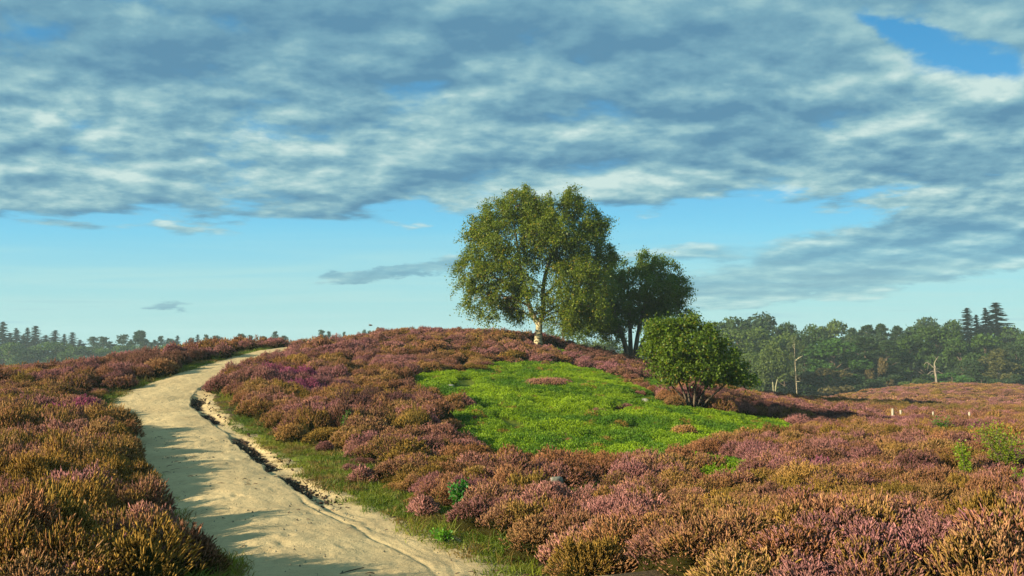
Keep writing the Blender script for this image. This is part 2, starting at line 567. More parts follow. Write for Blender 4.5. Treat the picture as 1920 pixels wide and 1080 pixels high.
def finish(T, shader, disp=None):
    o = T.n('ShaderNodeOutputMaterial')
    T.set(o.inputs[0], shader)


def principled(T, col, rough=0.8, spec=0.3, normal=None):
    p = T.n('ShaderNodeBsdfPrincipled')
    T.set(p.inputs['Base Color'], (*col, 1.0) if isinstance(col, tuple) else col)
    T.set(p.inputs['Roughness'], rough)
    T.set(p.inputs['Specular IOR Level'], spec)
    if normal is not None: T.set(p.inputs['Normal'], normal)
    return p.outputs[0]


def bump(T, h, strength, dist):
    b = T.n('ShaderNodeBump')
    b.inputs['Strength'].default_value = strength
    b.inputs['Distance'].default_value = dist
    T.set(b.inputs['Height'], h)
    return b.outputs[0]


def leaf_material(name, translucent=0.3, gloss=0.25, tinted=False):
    m, T = material(name)
    c = T.attr('Col').outputs['Color']
    if tinted:
        oi = T.n('ShaderNodeObjectInfo')
        c = T.mix(1.0, c, oi.outputs['Color'], 'MULTIPLY')
    p = principled(T, c, 0.5, gloss)
    tr = T.n('ShaderNodeBsdfTranslucent')
    T.set(tr.inputs[0], T.mix(1.0, c, (1.05, 1.15, 0.6), 'MULTIPLY'))
    mx = T.n('ShaderNodeMixShader')
    mx.inputs[0].default_value = translucent
    T.set(mx.inputs[1], p); T.set(mx.inputs[2], tr.outputs[0])
    finish(T, mx.outputs[0])
    return m


def bark_material(name, base, dark, scale=(3, 3, 9), thresh=(0.45, 0.62)):
    m, T = material(name)
    tc = T.n('ShaderNodeTexCoord')
    mp = T.n('ShaderNodeMapping')
    T.set(mp.inputs[0], tc.outputs['Object'])
    mp.inputs['Scale'].default_value = scale
    n = T.noise(mp.outputs[0], 1.6, 6, 0.6)
    c = T.mix(T.sstep(n, *thresh), base, dark)
    c = T.mix(1.0, c, T.attr('Col').outputs['Color'], 'MULTIPLY')
    finish(T, principled(T, c, 0.8, 0.2, bump(T, n, 0.5, 0.03)))
    return m


def sand_nodes(T, pos):
    n1 = T.noise(pos, 0.9, 5, 0.6)
    n2 = T.noise(pos, 9.0, 5, 0.65)
    n3 = T.noise(pos, 70.0, 3, 0.7)
    n4 = T.noise(pos, 24.0, 4, 0.7)
    c = T.mix(T.sstep(n1, 0.3, 0.7), (0.50, 0.385, 0.200), (0.37, 0.280, 0.145))
    c = T.mix(T.sstep(n2, 0.45, 0.8, 0.0, 0.65), c, (0.28, 0.20, 0.10))
    c = T.mix(T.sstep(n4, 0.64, 0.76, 0.0, 0.65), c, (0.17, 0.11, 0.055))
    c = T.mix(T.sstep(n3, 0.35, 0.75, 0.0, 0.40), c, (0.66, 0.52, 0.27))
    n5 = T.noise(pos, 38.0, 2, 0.5)
    c = T.mix(T.sstep(n5, 0.66, 0.74, 0.0, 0.7), c, (0.13, 0.085, 0.04))
    h = T.m('ADD', T.m('MULTIPLY', n2, 1.0), T.m('ADD', T.m('MULTIPLY', n4, 0.5), T.m('MULTIPLY', n3, 0.25)))
    return c, h


def peat_nodes(T, pos):
    n = T.noise(pos, 14.0, 5, 0.7)
    return T.mix(T.sstep(n, 0.35, 0.7), (0.028, 0.020, 0.014), (0.10, 0.07, 0.042)), n


def make_path_material():
    m, T = material('sand_path')
    g = T.n('ShaderNodeNewGeometry')
    c, h = sand_nodes(T, g.outputs['Position'])
    pc, pn = peat_nodes(T, g.outputs['Position'])
    d = T.m('ADD', T.attr('dirt').outputs['Fac'], T.m('MULTIPLY', T.m('SUBTRACT', pn, 0.5), 0.9))
    c = T.mix(T.sstep(d, 0.42, 0.60), c, pc)
    mo = T.m('ADD', T.attr('moss').outputs['Fac'], T.m('MULTIPLY', T.m('SUBTRACT', T.noise(g.outputs['Position'], 5.0, 6, 0.65), 0.5), 1.3))
    mc = T.mix(T.noise(g.outputs['Position'], 30.0, 3, 0.6), (0.05, 0.085, 0.012), (0.16, 0.17, 0.03))
    c = T.mix(T.sstep(mo, 0.45, 0.65), c, mc)
    finish(T, principled(T, c, 0.95, 0.15, bump(T, h, 0.7, 0.025)))
    return m


def make_ground_material():
    m, T = material('heath_soil')
    g = T.n('ShaderNodeNewGeometry')
    pos = g.outputs['Position']
    c, h = sand_nodes(T, pos)
    n = T.noise(pos, 4.0, 6, 0.6)
    n2 = T.noise(pos, 24.0, 4, 0.6)
    soil = T.mix(n2, (0.035, 0.026, 0.014), (0.10, 0.065, 0.03))
    heath = T.mix(T.sstep(T.noise(pos, 0.25, 5, 0.6), 0.35, 0.65), (0.115, 0.062, 0.036), (0.085, 0.066, 0.025))
    soil = T.mix(T.attr('far').outputs['Fac'], soil, heath)
    moss = T.mix(n2, (0.06, 0.10, 0.008), (0.16, 0.18, 0.015))
    jit = T.m('MULTIPLY', T.m('SUBTRACT', n, 0.5), 1.1)
    c2 = T.mix(T.sstep(T.m('ADD', T.attr('moss').outputs['Fac'], jit), 0.4, 0.6), soil, moss)
    c = T.mix(T.sstep(T.m('ADD', T.attr('sand').outputs['Fac'], jit), 0.42, 0.58), c2, c)
    finish(T, principled(T, c, 0.95, 0.15, bump(T, T.m('ADD', h, n2), 0.6, 0.03)))
    return m


def make_heather_material():
    m, T = material('heather_sprigs')
    tint = T.attr('tint', 'INSTANCER').outputs['Color']
    t2 = T.attr('tintb', 'INSTANCER').outputs['Color']
    cc = T.attr('Col')
    s = T.n('ShaderNodeSeparateColor')
    T.set(s.inputs[0], cc.outputs['Color'])
    hgt, rnd, val = s.outputs
    tip = T.mix(T.sstep(rnd, 0.35, 0.75), tint, t2)
    stem = T.mix(rnd, (0.035, 0.040, 0.010), (0.085, 0.060, 0.018))
    c = T.mix(T.sstep(hgt, 0.30, 0.62), stem, tip)
    v = T.m('MULTIPLY_ADD', val, 1.35, 0.45)
    sc = T.n('ShaderNodeVectorMath', operation='SCALE')
    T.set(sc.inputs[0], c); T.set(sc.inputs['Scale'], v)
    d = T.n('ShaderNodeBsdfDiffuse')
    T.set(d.inputs[0], sc.outputs[0])
    tr = T.n('ShaderNodeBsdfTranslucent')
    T.set(tr.inputs[0], sc.outputs[0])
    mx = T.n('ShaderNodeMixShader'); mx.inputs[0].default_value = 0.18
    T.set(mx.inputs[1], d.outputs[0]); T.set(mx.inputs[2], tr.outputs[0])
    finish(T, mx.outputs[0])
    return m


def make_grass_material(name):
    m, T = material(name)
    tint = T.attr('tint', 'INSTANCER').outputs['Color']
    c = T.mix(1.0, tint, T.attr('Col').outputs['Color'], 'MULTIPLY')
    d = principled(T, c, 0.55, 0.25)
    tr = T.n('ShaderNodeBsdfTranslucent')
    T.set(tr.inputs[0], c)
    mx = T.n('ShaderNodeMixShader'); mx.inputs[0].default_value = 0.35
    T.set(mx.inputs[1], d); T.set(mx.inputs[2], tr.outputs[0])
    finish(T, mx.outputs[0])
    return m


M_PATH = make_path_material()
M_GROUND = make_ground_material()
M_HEATHER = make_heather_material()
M_GRASS = make_grass_material('short_grass')
M_BERRY = make_grass_material('bilberry_leaves')
M_LEAF = leaf_material('green_leaves', 0.38, 0.3)
M_FAR = leaf_material('forest_leaves', 0.22, 0.1, True)
M_BIRCH = bark_material('birch_bark', (0.52, 0.44, 0.25), (0.09, 0.07, 0.04), (3.5, 3.5, 6), (0.47, 0.60))
M_BARK = bark_material('grey_brown_bark', (0.12, 0.09, 0.06), (0.05, 0.04, 0.03), (6, 6, 1.5))
M_DEAD = bark_material('bleached_dead_wood', (0.50, 0.42, 0.30), (0.25, 0.20, 0.14), (4, 4, 1))
M_WOOD = bark_material('weathered_wood', (0.16, 0.12, 0.085), (0.08, 0.06, 0.045), (2, 12, 12))
M_POST = bark_material('pale_cut_wood', (0.42, 0.38, 0.28), (0.28, 0.24, 0.16), (8, 8, 2))
M_STONE = bark_material('grey_stone', (0.21, 0.21, 0.17), (0.11, 0.11, 0.085), (9, 9, 9))


# ------------------------------------------------------------------ ground and path
def build_ground():
    ns, nr = 420, 430
    e = np.linspace(-1, 1, ns)
    s = 1.15 * (0.72 * e + 0.28 * e ** 3)
    Y = -6 + np.exp(np.linspace(math.log(2.0), math.log(640), nr))
    S, YY = np.meshgrid(s, Y)
    X = S * (YY + 9)
    x = X.ravel(); y = YY.ravel()
    z = terrain(x, y)
    off, idx = path_offset(x, y)
    hw = PATH[idx, 2]; g = PATH[idx, 3]
    a = np.abs(off) - hw
    # the ground dips a little under the trodden path and its rut
    z -= 0.10 * sstep(-a, -0.25, 0.25) + 0.30 * g * sstep(-np.abs(off - hw - 0.1), -0.55, -0.25)
    sand = np.where(off > 0, sstep(-a, -0.95, -0.25), sstep(-a, -0.35, 0.0))
    ber = zone(BERRY, x, y); ver = zone(VERGE, x, y)
    moss = np.maximum(sstep(ber, -0.6, 0.2), sstep(ver, -0.4, 0.3))
    moss = np.maximum(moss, np.where(off < 0, sstep(-a, -0.8, -0.3), 0) * 0.9)
    far = sstep(y, 25, 60)
    o = mesh('ground', np.stack([x, y, z], 1), grid_quads(nr, ns), None, None, M_GROUND, True, {'sand': sand, 'moss': moss, 'far': far})
    tag(o, kind='structure')


def build_path():
    t = np.concatenate([np.linspace(-1.35, -1.0, 8)[:-1], np.linspace(-1.0, 0.80, 46)[:-1], np.linspace(0.80, 1.0, 10)])
    ext = np.array([0.015, 0.03, 0.05, 0.08, 0.11, 0.15, 0.19, 0.24, 0.30, 0.36, 0.43, 0.52, 0.62, 0.74, 0.9, 1.1])
    n, k = len(PATH), len(t) + len(ext)
    arc = np.concatenate([[0], np.cumsum(np.linalg.norm(np.diff(PATH[:, :2], axis=0), axis=1))])
    hw = PATH[:, 2] + (fbm(arc * 0.9, arc * 0, 3, 3) - 0.5) * 0.22
    g = PATH[:, 3] * np.clip(-0.05 + 1.9 * fbm(arc * 0.9, arc * 0 + 4, 8, 3), 0.2, 1.35)
    lo = np.concatenate([np.repeat(t[None], n, 0) * hw[:, None], hw[:, None] + ext[None] * (0.8 + 0.5 * fbm(arc * 0.6, arc * 0 + 9, 2, 2))[:, None]], 1)
    X = PATH[:, 0, None] + _nor[:, 0, None] * lo
    Yy = PATH[:, 1, None] + _nor[:, 1, None] * lo
    z0 = terrain(X.ravel(), Yy.ravel()).reshape(X.shape)
    bumpy = (fbm(X * 2.2, Yy * 2.2, 11, 4) - 0.5) * 0.045 + (fbm(X * 7, Yy * 7, 21, 4) - 0.5) * 0.026
    # footprints trodden into the sand
    rg = np.random.default_rng(91)
    fx = X[:, :]; step = 0
    for q in range(230):
        i0 = rg.integers(0, n)
        if not 5.0 < PATH[i0, 1] < 20: continue
        o0 = rg.uniform(-0.75, 0.75) * hw[i0]
        ax_ = _tan[i0] + rg.normal(0, 0.25, 2); ax_ /= np.linalg.norm(ax_)
        a0, a1 = max(0, i0 - 6), min(n, i0 + 7)
        dx_ = X[a0:a1] - (PATH[i0, 0] + _nor[i0, 0] * o0); dy_ = Yy[a0:a1] - (PATH[i0, 1] + _nor[i0, 1] * o0)
        l_ = dx_ * ax_[0] + dy_ * ax_[1]; w_ = dx_ * -ax_[1] + dy_ * ax_[0]
        e_ = (l_ / 0.14) ** 2 + (w_ / 0.06) ** 2
        bumpy[a0:a1] -= rg.uniform(0.004, 0.014) * np.exp(-e_ ** 2) - 0.003 * np.exp(-(e_ - 1.8) ** 2)
    al = np.abs(lo) / hw[:, None]
    z = z0 + 0.035 + bumpy - 0.03 * np.clip(al, 0, 1) ** 2
    # left edge slides under the turf
    z -= 0.16 * sstep(-lo / hw[:, None], 1.02, 1.33)
    # rut on the right: a ledge, a ragged floor, then a sandy bank
    r = lo - hw[:, None]
    rough = (fbm(X * 5, Yy * 5, 31, 4) - 0.5) * 1.3
    r = r + (fbm(X * 2.5, Yy * 2.5, 33, 3) - 0.5) * 0.22 * (r > 0.02)
    prof = sstep(r, 0.0, 0.09) * (1 - sstep(r, 0.22, 0.70))
    z -= g[:, None] * prof * (0.14 + 0.13 * rough)
    z -= 0.12 * sstep(r, 0.55, 1.05)
    # wheel tracks near the camera
    trk = sstep(PATH[:, 1], 5.5, 7.5) * (1 - sstep(PATH[:, 1], 9.5, 11.0))
    for q in (0.03, 0.20, 0.34):
        z -= trk[:, None] * 0.014 * np.exp(-((r + 0.10 - q + 0.03 * (fbm(arc * 2, arc * 0 + q * 50, 4, 2)[:, None] - .5)) / 0.03) ** 2)
    dirt = g[:, None] * sstep(r, -0.01, 0.06) * (1 - sstep(r, 0.26, 0.50)) * (0.95 + 1.3 * rough)
    moss = sstep(r, 0.40, 1.0) * 0.75
    moss = np.maximum(moss, sstep(-lo / hw[:, None], 0.93, 1.22) * 0.8)
    o = mesh('path', np.stack([X, Yy, z], -1).reshape(-1, 3), grid_quads(n, k), None, None, M_PATH, True, {'dirt': dirt.ravel(), 'moss': moss.ravel()})
    tag(o, kind='structure')


build_ground()
build_path()


# ------------------------------------------------------------------ ground cover scattered over the ground
def source_collection(name, objs):
    c = bpy.data.collections.new(name)
    for o in objs: c.objects.link(o)
    return c


def scatter(name, pts, rot, scl, idx, coll, cols, label=None):
    me = bpy.data.meshes.new(name)
    n = len(pts)
    me.vertices.add(n)
    me.vertices.foreach_set('co', np.asarray(pts, np.float32).ravel())
    a = me.attributes.new('rot', 'FLOAT_VECTOR', 'POINT'); a.data.foreach_set('vector', np.asarray(rot, np.float32).ravel())
    a = me.attributes.new('scl', 'FLOAT_VECTOR', 'POINT'); a.data.foreach_set('vector', np.asarray(scl, np.float32).ravel())
    a = me.attributes.new('idx', 'INT', 'POINT'); a.data.foreach_set('value', np.asarray(idx, np.int32))
    for k, v in cols.items():
        a = me.attributes.new(k, 'FLOAT_COLOR', 'POINT')
        c = np.ones((n, 4), np.float32); c[:, :3] = v
        a.data.foreach_set('color', c.ravel())
    ob = bpy.data.objects.new(name, me)
    COL.objects.link(ob)
    ng = bpy.data.node_groups.new(name + '_scatter', 'GeometryNodeTree')
    ng.interface.new_socket('Geometry', in_out='INPUT', socket_type='NodeSocketGeometry')
    ng.interface.new_socket('Geometry', in_out='OUTPUT', socket_type='NodeSocketGeometry')
    gi = ng.nodes.new('NodeGroupInput'); go = ng.nodes.new('NodeGroupOutput')
    iop = ng.nodes.new('GeometryNodeInstanceOnPoints')
    ci = ng.nodes.new('GeometryNodeCollectionInfo')
    ci.inputs[0].default_value = coll
    ci.inputs['Separate Children'].default_value = True
    ci.inputs['Reset Children'].default_value = True
    L = ng.links.new
    L(gi.outputs[0], iop.inputs['Points'])
    L(ci.outputs[0], iop.inputs['Instance'])
    iop.inputs['Pick Instance'].default_value = True
    for nm, typ, sock in (('idx', 'INT', 'Instance Index'), ('rot', 'FLOAT_VECTOR', 'Rotation'), ('scl', 'FLOAT_VECTOR', 'Scale')):
        na = ng.nodes.new('GeometryNodeInputNamedAttribute')
        na.data_type = typ
        na.inputs[0].default_value = nm
        L(na.outputs[0], iop.inputs[sock])
    L(iop.outputs[0], go.inputs[0])
    md = ob.modifiers.new('scatter', 'NODES')
    md.node_group = ng
    tag(ob, label, kind='stuff')
    return ob


def heather_bush(name, seed, n, width, R=0.45, H=0.42, side=2, link=False):
    """a dome of upright flowering sprigs over a dark woody core"""
    rng = np.random.default_rng(seed)
    g = Geo()
    # a few crowns of different height make the outline uneven
    k = 5
    cx = rng.uniform(-0.5, 0.5, k) * R; cy = rng.uniform(-0.5, 0.5, k) * R
    ch = rng.uniform(0.65, 1.05, k) * H; cr = rng.uniform(0.45, 0.75, k) * R
    pick = rng.integers(0, k, n)
    th = rng.uniform(0, 2 * math.pi, n); rr = np.sqrt(rng.uniform(0, 1, n))
    bx = cx[pick] + np.cos(th) * rr * cr[pick]; by = cy[pick] + np.sin(th) * rr * cr[pick]
    top = ch[pick] * np.sqrt(np.clip(1 - (rr * 0.93) ** 2, 0.02, 1)) * rng.uniform(0.86, 1.12, n)
    out = np.stack([np.cos(th) * rr * 0.75, np.sin(th) * rr * 0.75, np.full(n, 1.0)], 1) + rng.normal(0, 0.20, (n, 3)) * np.array((1, 1, 0.2))
    out += np.array((bx, by, bx * 0)).T * (0.5 / R)
    out /= np.linalg.norm(out, axis=1)[:, None]
    L = rng.uniform(0.07, 0.14, n)
    tipp = np.stack([bx, by, top], 1) + out * L[:, None] * 0.3
    cen = [tipp]; dirs = [out]; Ls = [L]
    for _ in range(side):
        m_ = rng.random(n) < 0.7
        d = out[m_] + rng.normal(0, 0.33, (m_.sum(), 3)); d /= np.linalg.norm(d, axis=1)[:, None]
        l2 = L[m_] * rng.uniform(0.4, 0.75, m_.sum())
        b0 = tipp[m_] - out[m_] * (L[m_] * rng.uniform(0.35, 0.7, m_.sum()))[:, None]
        cen.append(b0 + d * l2[:, None]); dirs.append(d); Ls.append(l2)
    tip = np.vstack(cen); d = np.vstack(dirs); L = np.concatenate(Ls); N = len(tip)
    base = tip - d * L[:, None]
    a = np.cross(d, np.array((0.3, 0.9, 0.1))); a /= np.linalg.norm(a, axis=1)[:, None]
    b = np.cross(d, a)
    w = width * rng.uniform(0.75, 1.25, N)
    rings = []
    for f, wr in ((0.0, 0.3), (0.30, 0.95), (0.55, 0.7), (0.78, 0.85)):
        ph = rng.uniform(0, 6.28, N)
        for j in range(3):
            an = ph + j * 2.094
            jit = rng.uniform(0.6, 1.3, N)
            rings.append(base + d * (L * f)[:, None] + (a * np.cos(an)[:, None] + b * np.sin(an)[:, None]) * (w * wr * jit)[:, None])
    rings.append(tip)
    V = np.stack(rings, 1)                        # N,13,3
    q = []; t = []
    for r_ in range(3):
        for j in range(3):
            j2 = (j + 1) % 3
            q.append((r_ * 3 + j, r_ * 3 + j2, r_ * 3 + 3 + j2, r_ * 3 + 3 + j))
    for j in range(3): t.append((9 + j, 9 + (j + 1) % 3, 12))
    o13 = (np.arange(N) * 13)[:, None, None]
    q = (np.array(q)[None] + o13).reshape(-1, 4); t = (np.array(t)[None] + o13).reshape(-1, 3)
    hg = np.array([0.1] * 3 + [0.5] * 3 + [0.75] * 3 + [0.95] * 3 + [1.0])
    flower = rng.uniform(0, 1, N)
    lowf = np.clip(V[:, :, 2] / (0.55 * H), 0, 1)
    c = np.empty((N, 13, 3))
    c[:, :, 0] = hg[None] * lowf
    c[:, :, 1] = rng.uniform(0, 1, N)[:, None]
    c[:, :, 2] = np.clip(rng.normal(0.5, 0.22, N)[:, None] + (flower < 0.1)[:, None] * 0.3, 0, 1)
    g.add(V.reshape(-1, 3), q, t, c.reshape(-1, 3))
    # core
    for i in range(k):
        nu, nv = 7, 4
        th = np.arange(nu) * 2 * math.pi / nu
        pts = []
        for j in range(nv):
            f = j / nv * math.pi / 2
            jit = rng.uniform(0.75, 1.1, nu)
            pts.append(np.stack([cx[i] + np.cos(th) * cr[i] * 0.8 * math.cos(f) * jit, cy[i] + np.sin(th) * cr[i] * 0.8 * math.cos(f) * jit, np.full(nu, ch[i] * 0.74 * math.sin(f) - 0.03) * jit], 1))
        pts.append(np.array([[cx[i], cy[i], ch[i] * 0.72]]))
        v = np.vstack(pts)
        ii = np.arange(nu * nv).reshape(nv, nu); jj = np.roll(ii, -1, 1)
        qq = np.stack([ii[:-1], jj[:-1], jj[1:], ii[1:]], -1).reshape(-1, 4)
        tt = np.stack([ii[-1], jj[-1], np.full(nu, nu * nv)], -1)
        g.add(v, qq, tt, np.array((0.0, 0.3, 0.05)))
    return g.build(name, M_HEATHER, link=link)


NEAR_N, MID_N, FAR_N = 6, 4, 3
src = []
for i in range(NEAR_N): src.append(heather_bush('heather_a%d' % i, 100 + i, 950, 0.0062))
for i in range(MID_N): src.append(heather_bush('heather_b%d' % i, 200 + i, 420, 0.011, side=1))
for i in range(FAR_N): src.append(heather_bush('heather_c%d' % i, 300 + i, 260, 0.024, R=0.75, H=0.42, side=0))
HEATHER_SRC = source_collection('heather_sources', src)

PAL = {  # real colours of the flowering tips
    'pink': (0.345, 0.160, 0.138), 'mauve': (0.245, 0.106, 0.112), 'rust': (0.255, 0.118, 0.052), 'tan': (0.315, 0.176, 0.084),
    'gold': (0.280, 0.164, 0.036), 'olive': (0.165, 0.118, 0.030), 'plum': (0.095, 0.045, 0.046), 'magenta': (0.29, 0.070, 0.150), 'dusk': (0.180, 0.088, 0.066),
}


def heather_tints(x, y, rng):
    n = len(x)
    a = fbm(x * 0.30, y * 0.30, 41, 3) + rng.normal(0, 0.07, n)
    b = fbm(x * 0.85 + 7, y * 0.85, 57, 3) + rng.normal(0, 0.08, n)
    keys = ['olive', 'gold', 'tan', 'rust', 'dusk', 'pink', 'mauve']
    pal = np.array([PAL[k] for k in keys])
    q = np.clip((b - 0.5) * 1.25 + (a - 0.5) * 0.8 + 0.50 + rng.normal(0, 0.15, n), 0, 0.999)
    q2 = np.clip(q + rng.normal(0, 0.34, n), 0, 0.999)
    # nearer the gold end on the left bank, pinker on the mound
    sh = np.where(x < -3.0, 0.05, 0.0) + np.where((x > 0.5) & (y < 60), 0.06, 0.0) + np.where((y > 24) & (x < 8) & (x > -18), 0.05, 0.0)
    q = np.clip(q + sh, 0, 0.999); q2 = np.clip(q2 + sh, 0, 0.999)
    def look(v):
        f = v * (len(keys) - 1); i = f.astype(int); t = (f - i)[:, None]
        return pal[i] * (1 - t) + pal[np.minimum(i + 1, len(keys) - 1)] * t
    c1 = look(q); c2 = look(q2)
    vv = rng.uniform(0.8, 1.2, n)[:, None]
    return c1 * vv, c2 * vv


SPOTS = [  # column, row, radius m, palette: patches that stand out in the photo
    (545, 720, 0.9, 'magenta'), (570, 745, 0.5, 'magenta'), (205, 790, 0.7, 'magenta'), (130, 1000, 0.4, 'plum'), (1450, 775, 3.2, 'plum'), (1530, 790, 2.2, 'plum'),
    (1420, 770, 1.6, 'plum'), (1690, 770, 6, 'olive'), (90, 860, 0.8, 'pink'), (230, 930, 0.9, 'gold'), (60, 1060, 1.0, 'gold'), (1000, 890, 1.6, 'rust'),
    (1100, 885, 1.2, 'rust'), (1060, 985, 0.7, 'pink'), (1160, 1010, 0.6, 'pink'), (720, 770, 1.0, 'plum'), (650, 790, 0.8, 'plum'), (330, 690, 2, 'dusk'), (280, 690, 2, 'dusk'),
    (1500, 750, 6, 'dusk'), (1180, 690, 4, 'dusk'), (300, 1040, .5, 'pink'), (20, 960, .6, 'gold'), (700, 980, .4, 'rust'),
]
# bushes that stand out as single things; the mass leaves room for them
BUSHES = [  # column, row of base, width m, height m, palette pair, name of kind, label
    (1277, 822, 0.95, 0.42, 'tan', 'gold', 'tan heather tuft standing alone in the bright green bilberry patch below the bush'),
    (1012, 722, 2.3, 0.34, 'pink', 'tan', 'long low pinkish heather clump at the top of the green bilberry patch'),
    (1772, 794, 1.6, 0.5, 'magenta', 'mauve', 'dark magenta heather bush behind the pale stakes on the far plain'),
    (1532, 896, 0.55, 0.40, 'magenta', 'mauve', 'small magenta heather bush alone among brown heather on the right plain'),
    (1390, 838, 1.35, 0.42, 'tan', 'gold', 'brown heather bush at the lower right corner of the green bilberry patch'),
    (832, 872, 0.85, 0.38, 'dusk', 'pink', 'rounded dusky pink heather bush at the left end of the bilberry patch'),
    (845, 815, 1.1, 0.42, 'tan', 'rust', 'tan upright heather bush pushing into the left edge of the bilberry patch'),
    (688, 905, 0.55, 0.28, 'pink', 'dusk', 'small pinkish heather tuft in the mossy verge beside the sandy bank'),
    (445, 725, 1.0, 0.55, 'olive', 'rust', 'shaggy olive heather bush leaning over the right edge of the path at the bend'),
    (1085, 1062, 1.0, 0.46, 'pink', 'tan', 'large pale pink heather bush in the foreground right of the path'),
    (800, 965, 0.45, 0.26, 'pink', 'dusk', 'low heather tuft with faded pink tips next to the green leafy plant'),
]
bush_pts = [(G(u, v), w) for u, v, w, *_ in BUSHES]


def jitter_grid(x0, x1, y0, y1, step, rng):
    gx, gy = np.meshgrid(np.arange(x0, x1, step), np.arange(y0, y1, step))
    x = gx.ravel() + rng.uniform(-.5, .5, gx.size) * step
    y = gy.ravel() + rng.uniform(-.5, .5, gy.size) * step
    return x, y


def in_view(x, y, margin=2.5, lim=0.70):
    return (np.abs(x) < lim * np.maximum(y, 0) + margin) & (y > 2.5)


def build_heather():
    rng = np.random.default_rng(7)
    X, Y, SX, SZ, ID = [], [], [], [], []
    for y0, y1, step, s0, s1, ids in ((2.5, 8.5, 0.29, 0.6, 0.95, (0, NEAR_N)), (8.5, 11.5, 0.35, 0.5, 0.85, (0, NEAR_N)), (11.5, 17, 0.44, 0.7, 1.15, (0, NEAR_N)), (17, 34, 0.56, 0.85, 1.35, (0, NEAR_N)), (34, 66, 0.75, 1.0, 1.6, (NEAR_N, NEAR_N + MID_N)),
                                      (66, 185, 1.35, 1.0, 1.6, (NEAR_N + MID_N, NEAR_N + MID_N + FAR_N))):
        x, y = jitter_grid(-0.75 * y1 - 3, 0.8 * y1 + 3, y0, y1, step, rng)
        k = in_view(x, y)
        if y0 >= 66: k &= (x > 0.12 * y)
        x, y = x[k], y[k]
        s = rng.uniform(s0, s1, len(x))
        X.append(x); Y.append(y); SX.append(s)
        SZ.append(s ** 0.5 * rng.uniform(0.75, 1.15, len(x)))
        ID.append(rng.integers(ids[0], ids[1], len(x)))
    x = np.concatenate(X); y = np.concatenate(Y); s = np.concatenate(SX); sz = np.concatenate(SZ); idx = np.concatenate(ID)
    off, pi = path_offset(x, y)
    hw = PATH[pi, 2]; g = PATH[pi, 3]
    a = np.abs(off) - hw
    ragged = (fbm(x * 0.7, y * 0.7, 71, 3) - 0.5) * 0.7
    need = np.where(off > 0, np.where(y > 24, 0.25, 0.62 + 0.35 * np.clip(g, 0, 1) + 0.3 * (y < 12)), np.where(y < 10.5, 0.36, 0.14)) + ragged * np.where(y > 9.5, 0.6, 1.0)
    keep = a > need * 0.9 + 0.18 * s
    edge = np.clip((a - need) / 1.2, 0.0, 1.0)
    ber = zone(BERRY, x, y) + (fbm(x * 0.6, y * 0.6, 91, 4) - 0.5) * np.where(x > 3.5, 1.2, 3.0)
    ver = zone(VERGE, x, y) + (fbm(x * 1.1, y * 1.1, 93, 3) - 0.5) * 0.8
    inb = rng.random(len(x)) < 0.022
    keep &= (ber < -0.2) | inb
    sparse = rng.random(len(x)) < 0.26
    keep &= (ver < 0.0) | sparse | ((y < 9) & (x > 0.4))
    small = ((ver > 0) & sparse) | ((ber > -0.2) & inb)
    for p, w in bush_pts:
        keep &= np.hypot(x - p[0], y - p[1]) > w * 0.42
    gaps = fbm(x * 0.45 + 3, y * 0.45, 97, 3)
    keep &= (gaps > 0.27) | (y < 12) | (rng.random(len(x)) < 0.35)
    # two trunks need standing room
    for u, v, Y0 in ((1008, 648, 44), (1185, 678, 50), (1300, 765, 27)):
        p = P(u, v, Y0)
        keep &= (np.hypot(x - p[0], y - p[1]) > 0.7) & (np.hypot((x - p[0]) * 1.2, y - p[1] + 0.9) > (1.3 if u == 1008 else 0.9))
    tall = 0.72 + 0.6 * fbm(x * 0.5, y * 0.5, 83, 3)
    sz = sz * tall * (0.75 + 0.25 * edge)
    sz = np.where((x < -2.2) & (off < 0), sz * 1.3, sz)
    sz = np.where((off > 0) & (a < 4) & (y > 17) & (y < 40), sz * 1.3, sz)
    sz = np.where((off < 0) & (a < 2.2) & (y > 7.5) & (y < 18), sz * 1.22, sz)
    sz = np.where(small, sz * 0.55, sz); s = np.where(small, s * 0.55, s)
    x, y, s, sz, idx = x[keep], y[keep], s[keep], sz[keep], idx[keep]
    z = terrain(x, y) - 0.03
    c1, c2 = heather_tints(x, y, rng)
    for u, v, r, nm in SPOTS:
        p = G(u, v)
        d = np.hypot(x - p[0], y - p[1]) + rng.normal(0, 0.2 * r, len(x))
        k = d < r
        c1[k] = np.array(PAL[nm]) * rng.uniform(0.85, 1.15, (k.sum(), 1))
        c2[k] = c2[k] * 0.35 + np.array(PAL[nm]) * 0.65
    rot = np.stack([rng.normal(0, 0.10, len(x)), rng.normal(0, 0.10, len(x)), rng.uniform(0, 6.28, len(x))], 1)
    scatter('heather', np.stack([x, y, z], 1), rot, np.stack([s, s, sz], 1), idx, HEATHER_SRC, {'tint': c1, 'tintb': c2},
            'brown and pink flowering heather covering the heath on both sides of the path')
    print('heather bushes', len(x))


build_heather()
for i, (u, v, w, h, ca, cb, lab) in enumerate(BUSHES):
    p = bush_pts[i][0]
    o = heather_bush('heather_bush', 500 + i, int((1300 if p[1] < 30 else 700) * min(2.0, max(0.6, w))), 0.0065 if p[1] < 20 else 0.011, R=w * 0.5, H=h * 0.85, side=2, link=True)
    o.location = (p[0], p[1], p[2] - 0.03)
    o['tint'] = [*PAL[ca], 1.0]
    o['tintb'] = [*PAL[cb], 1.0]
    tag(o, lab, 'heather bush', 'heather bushes that stand out')


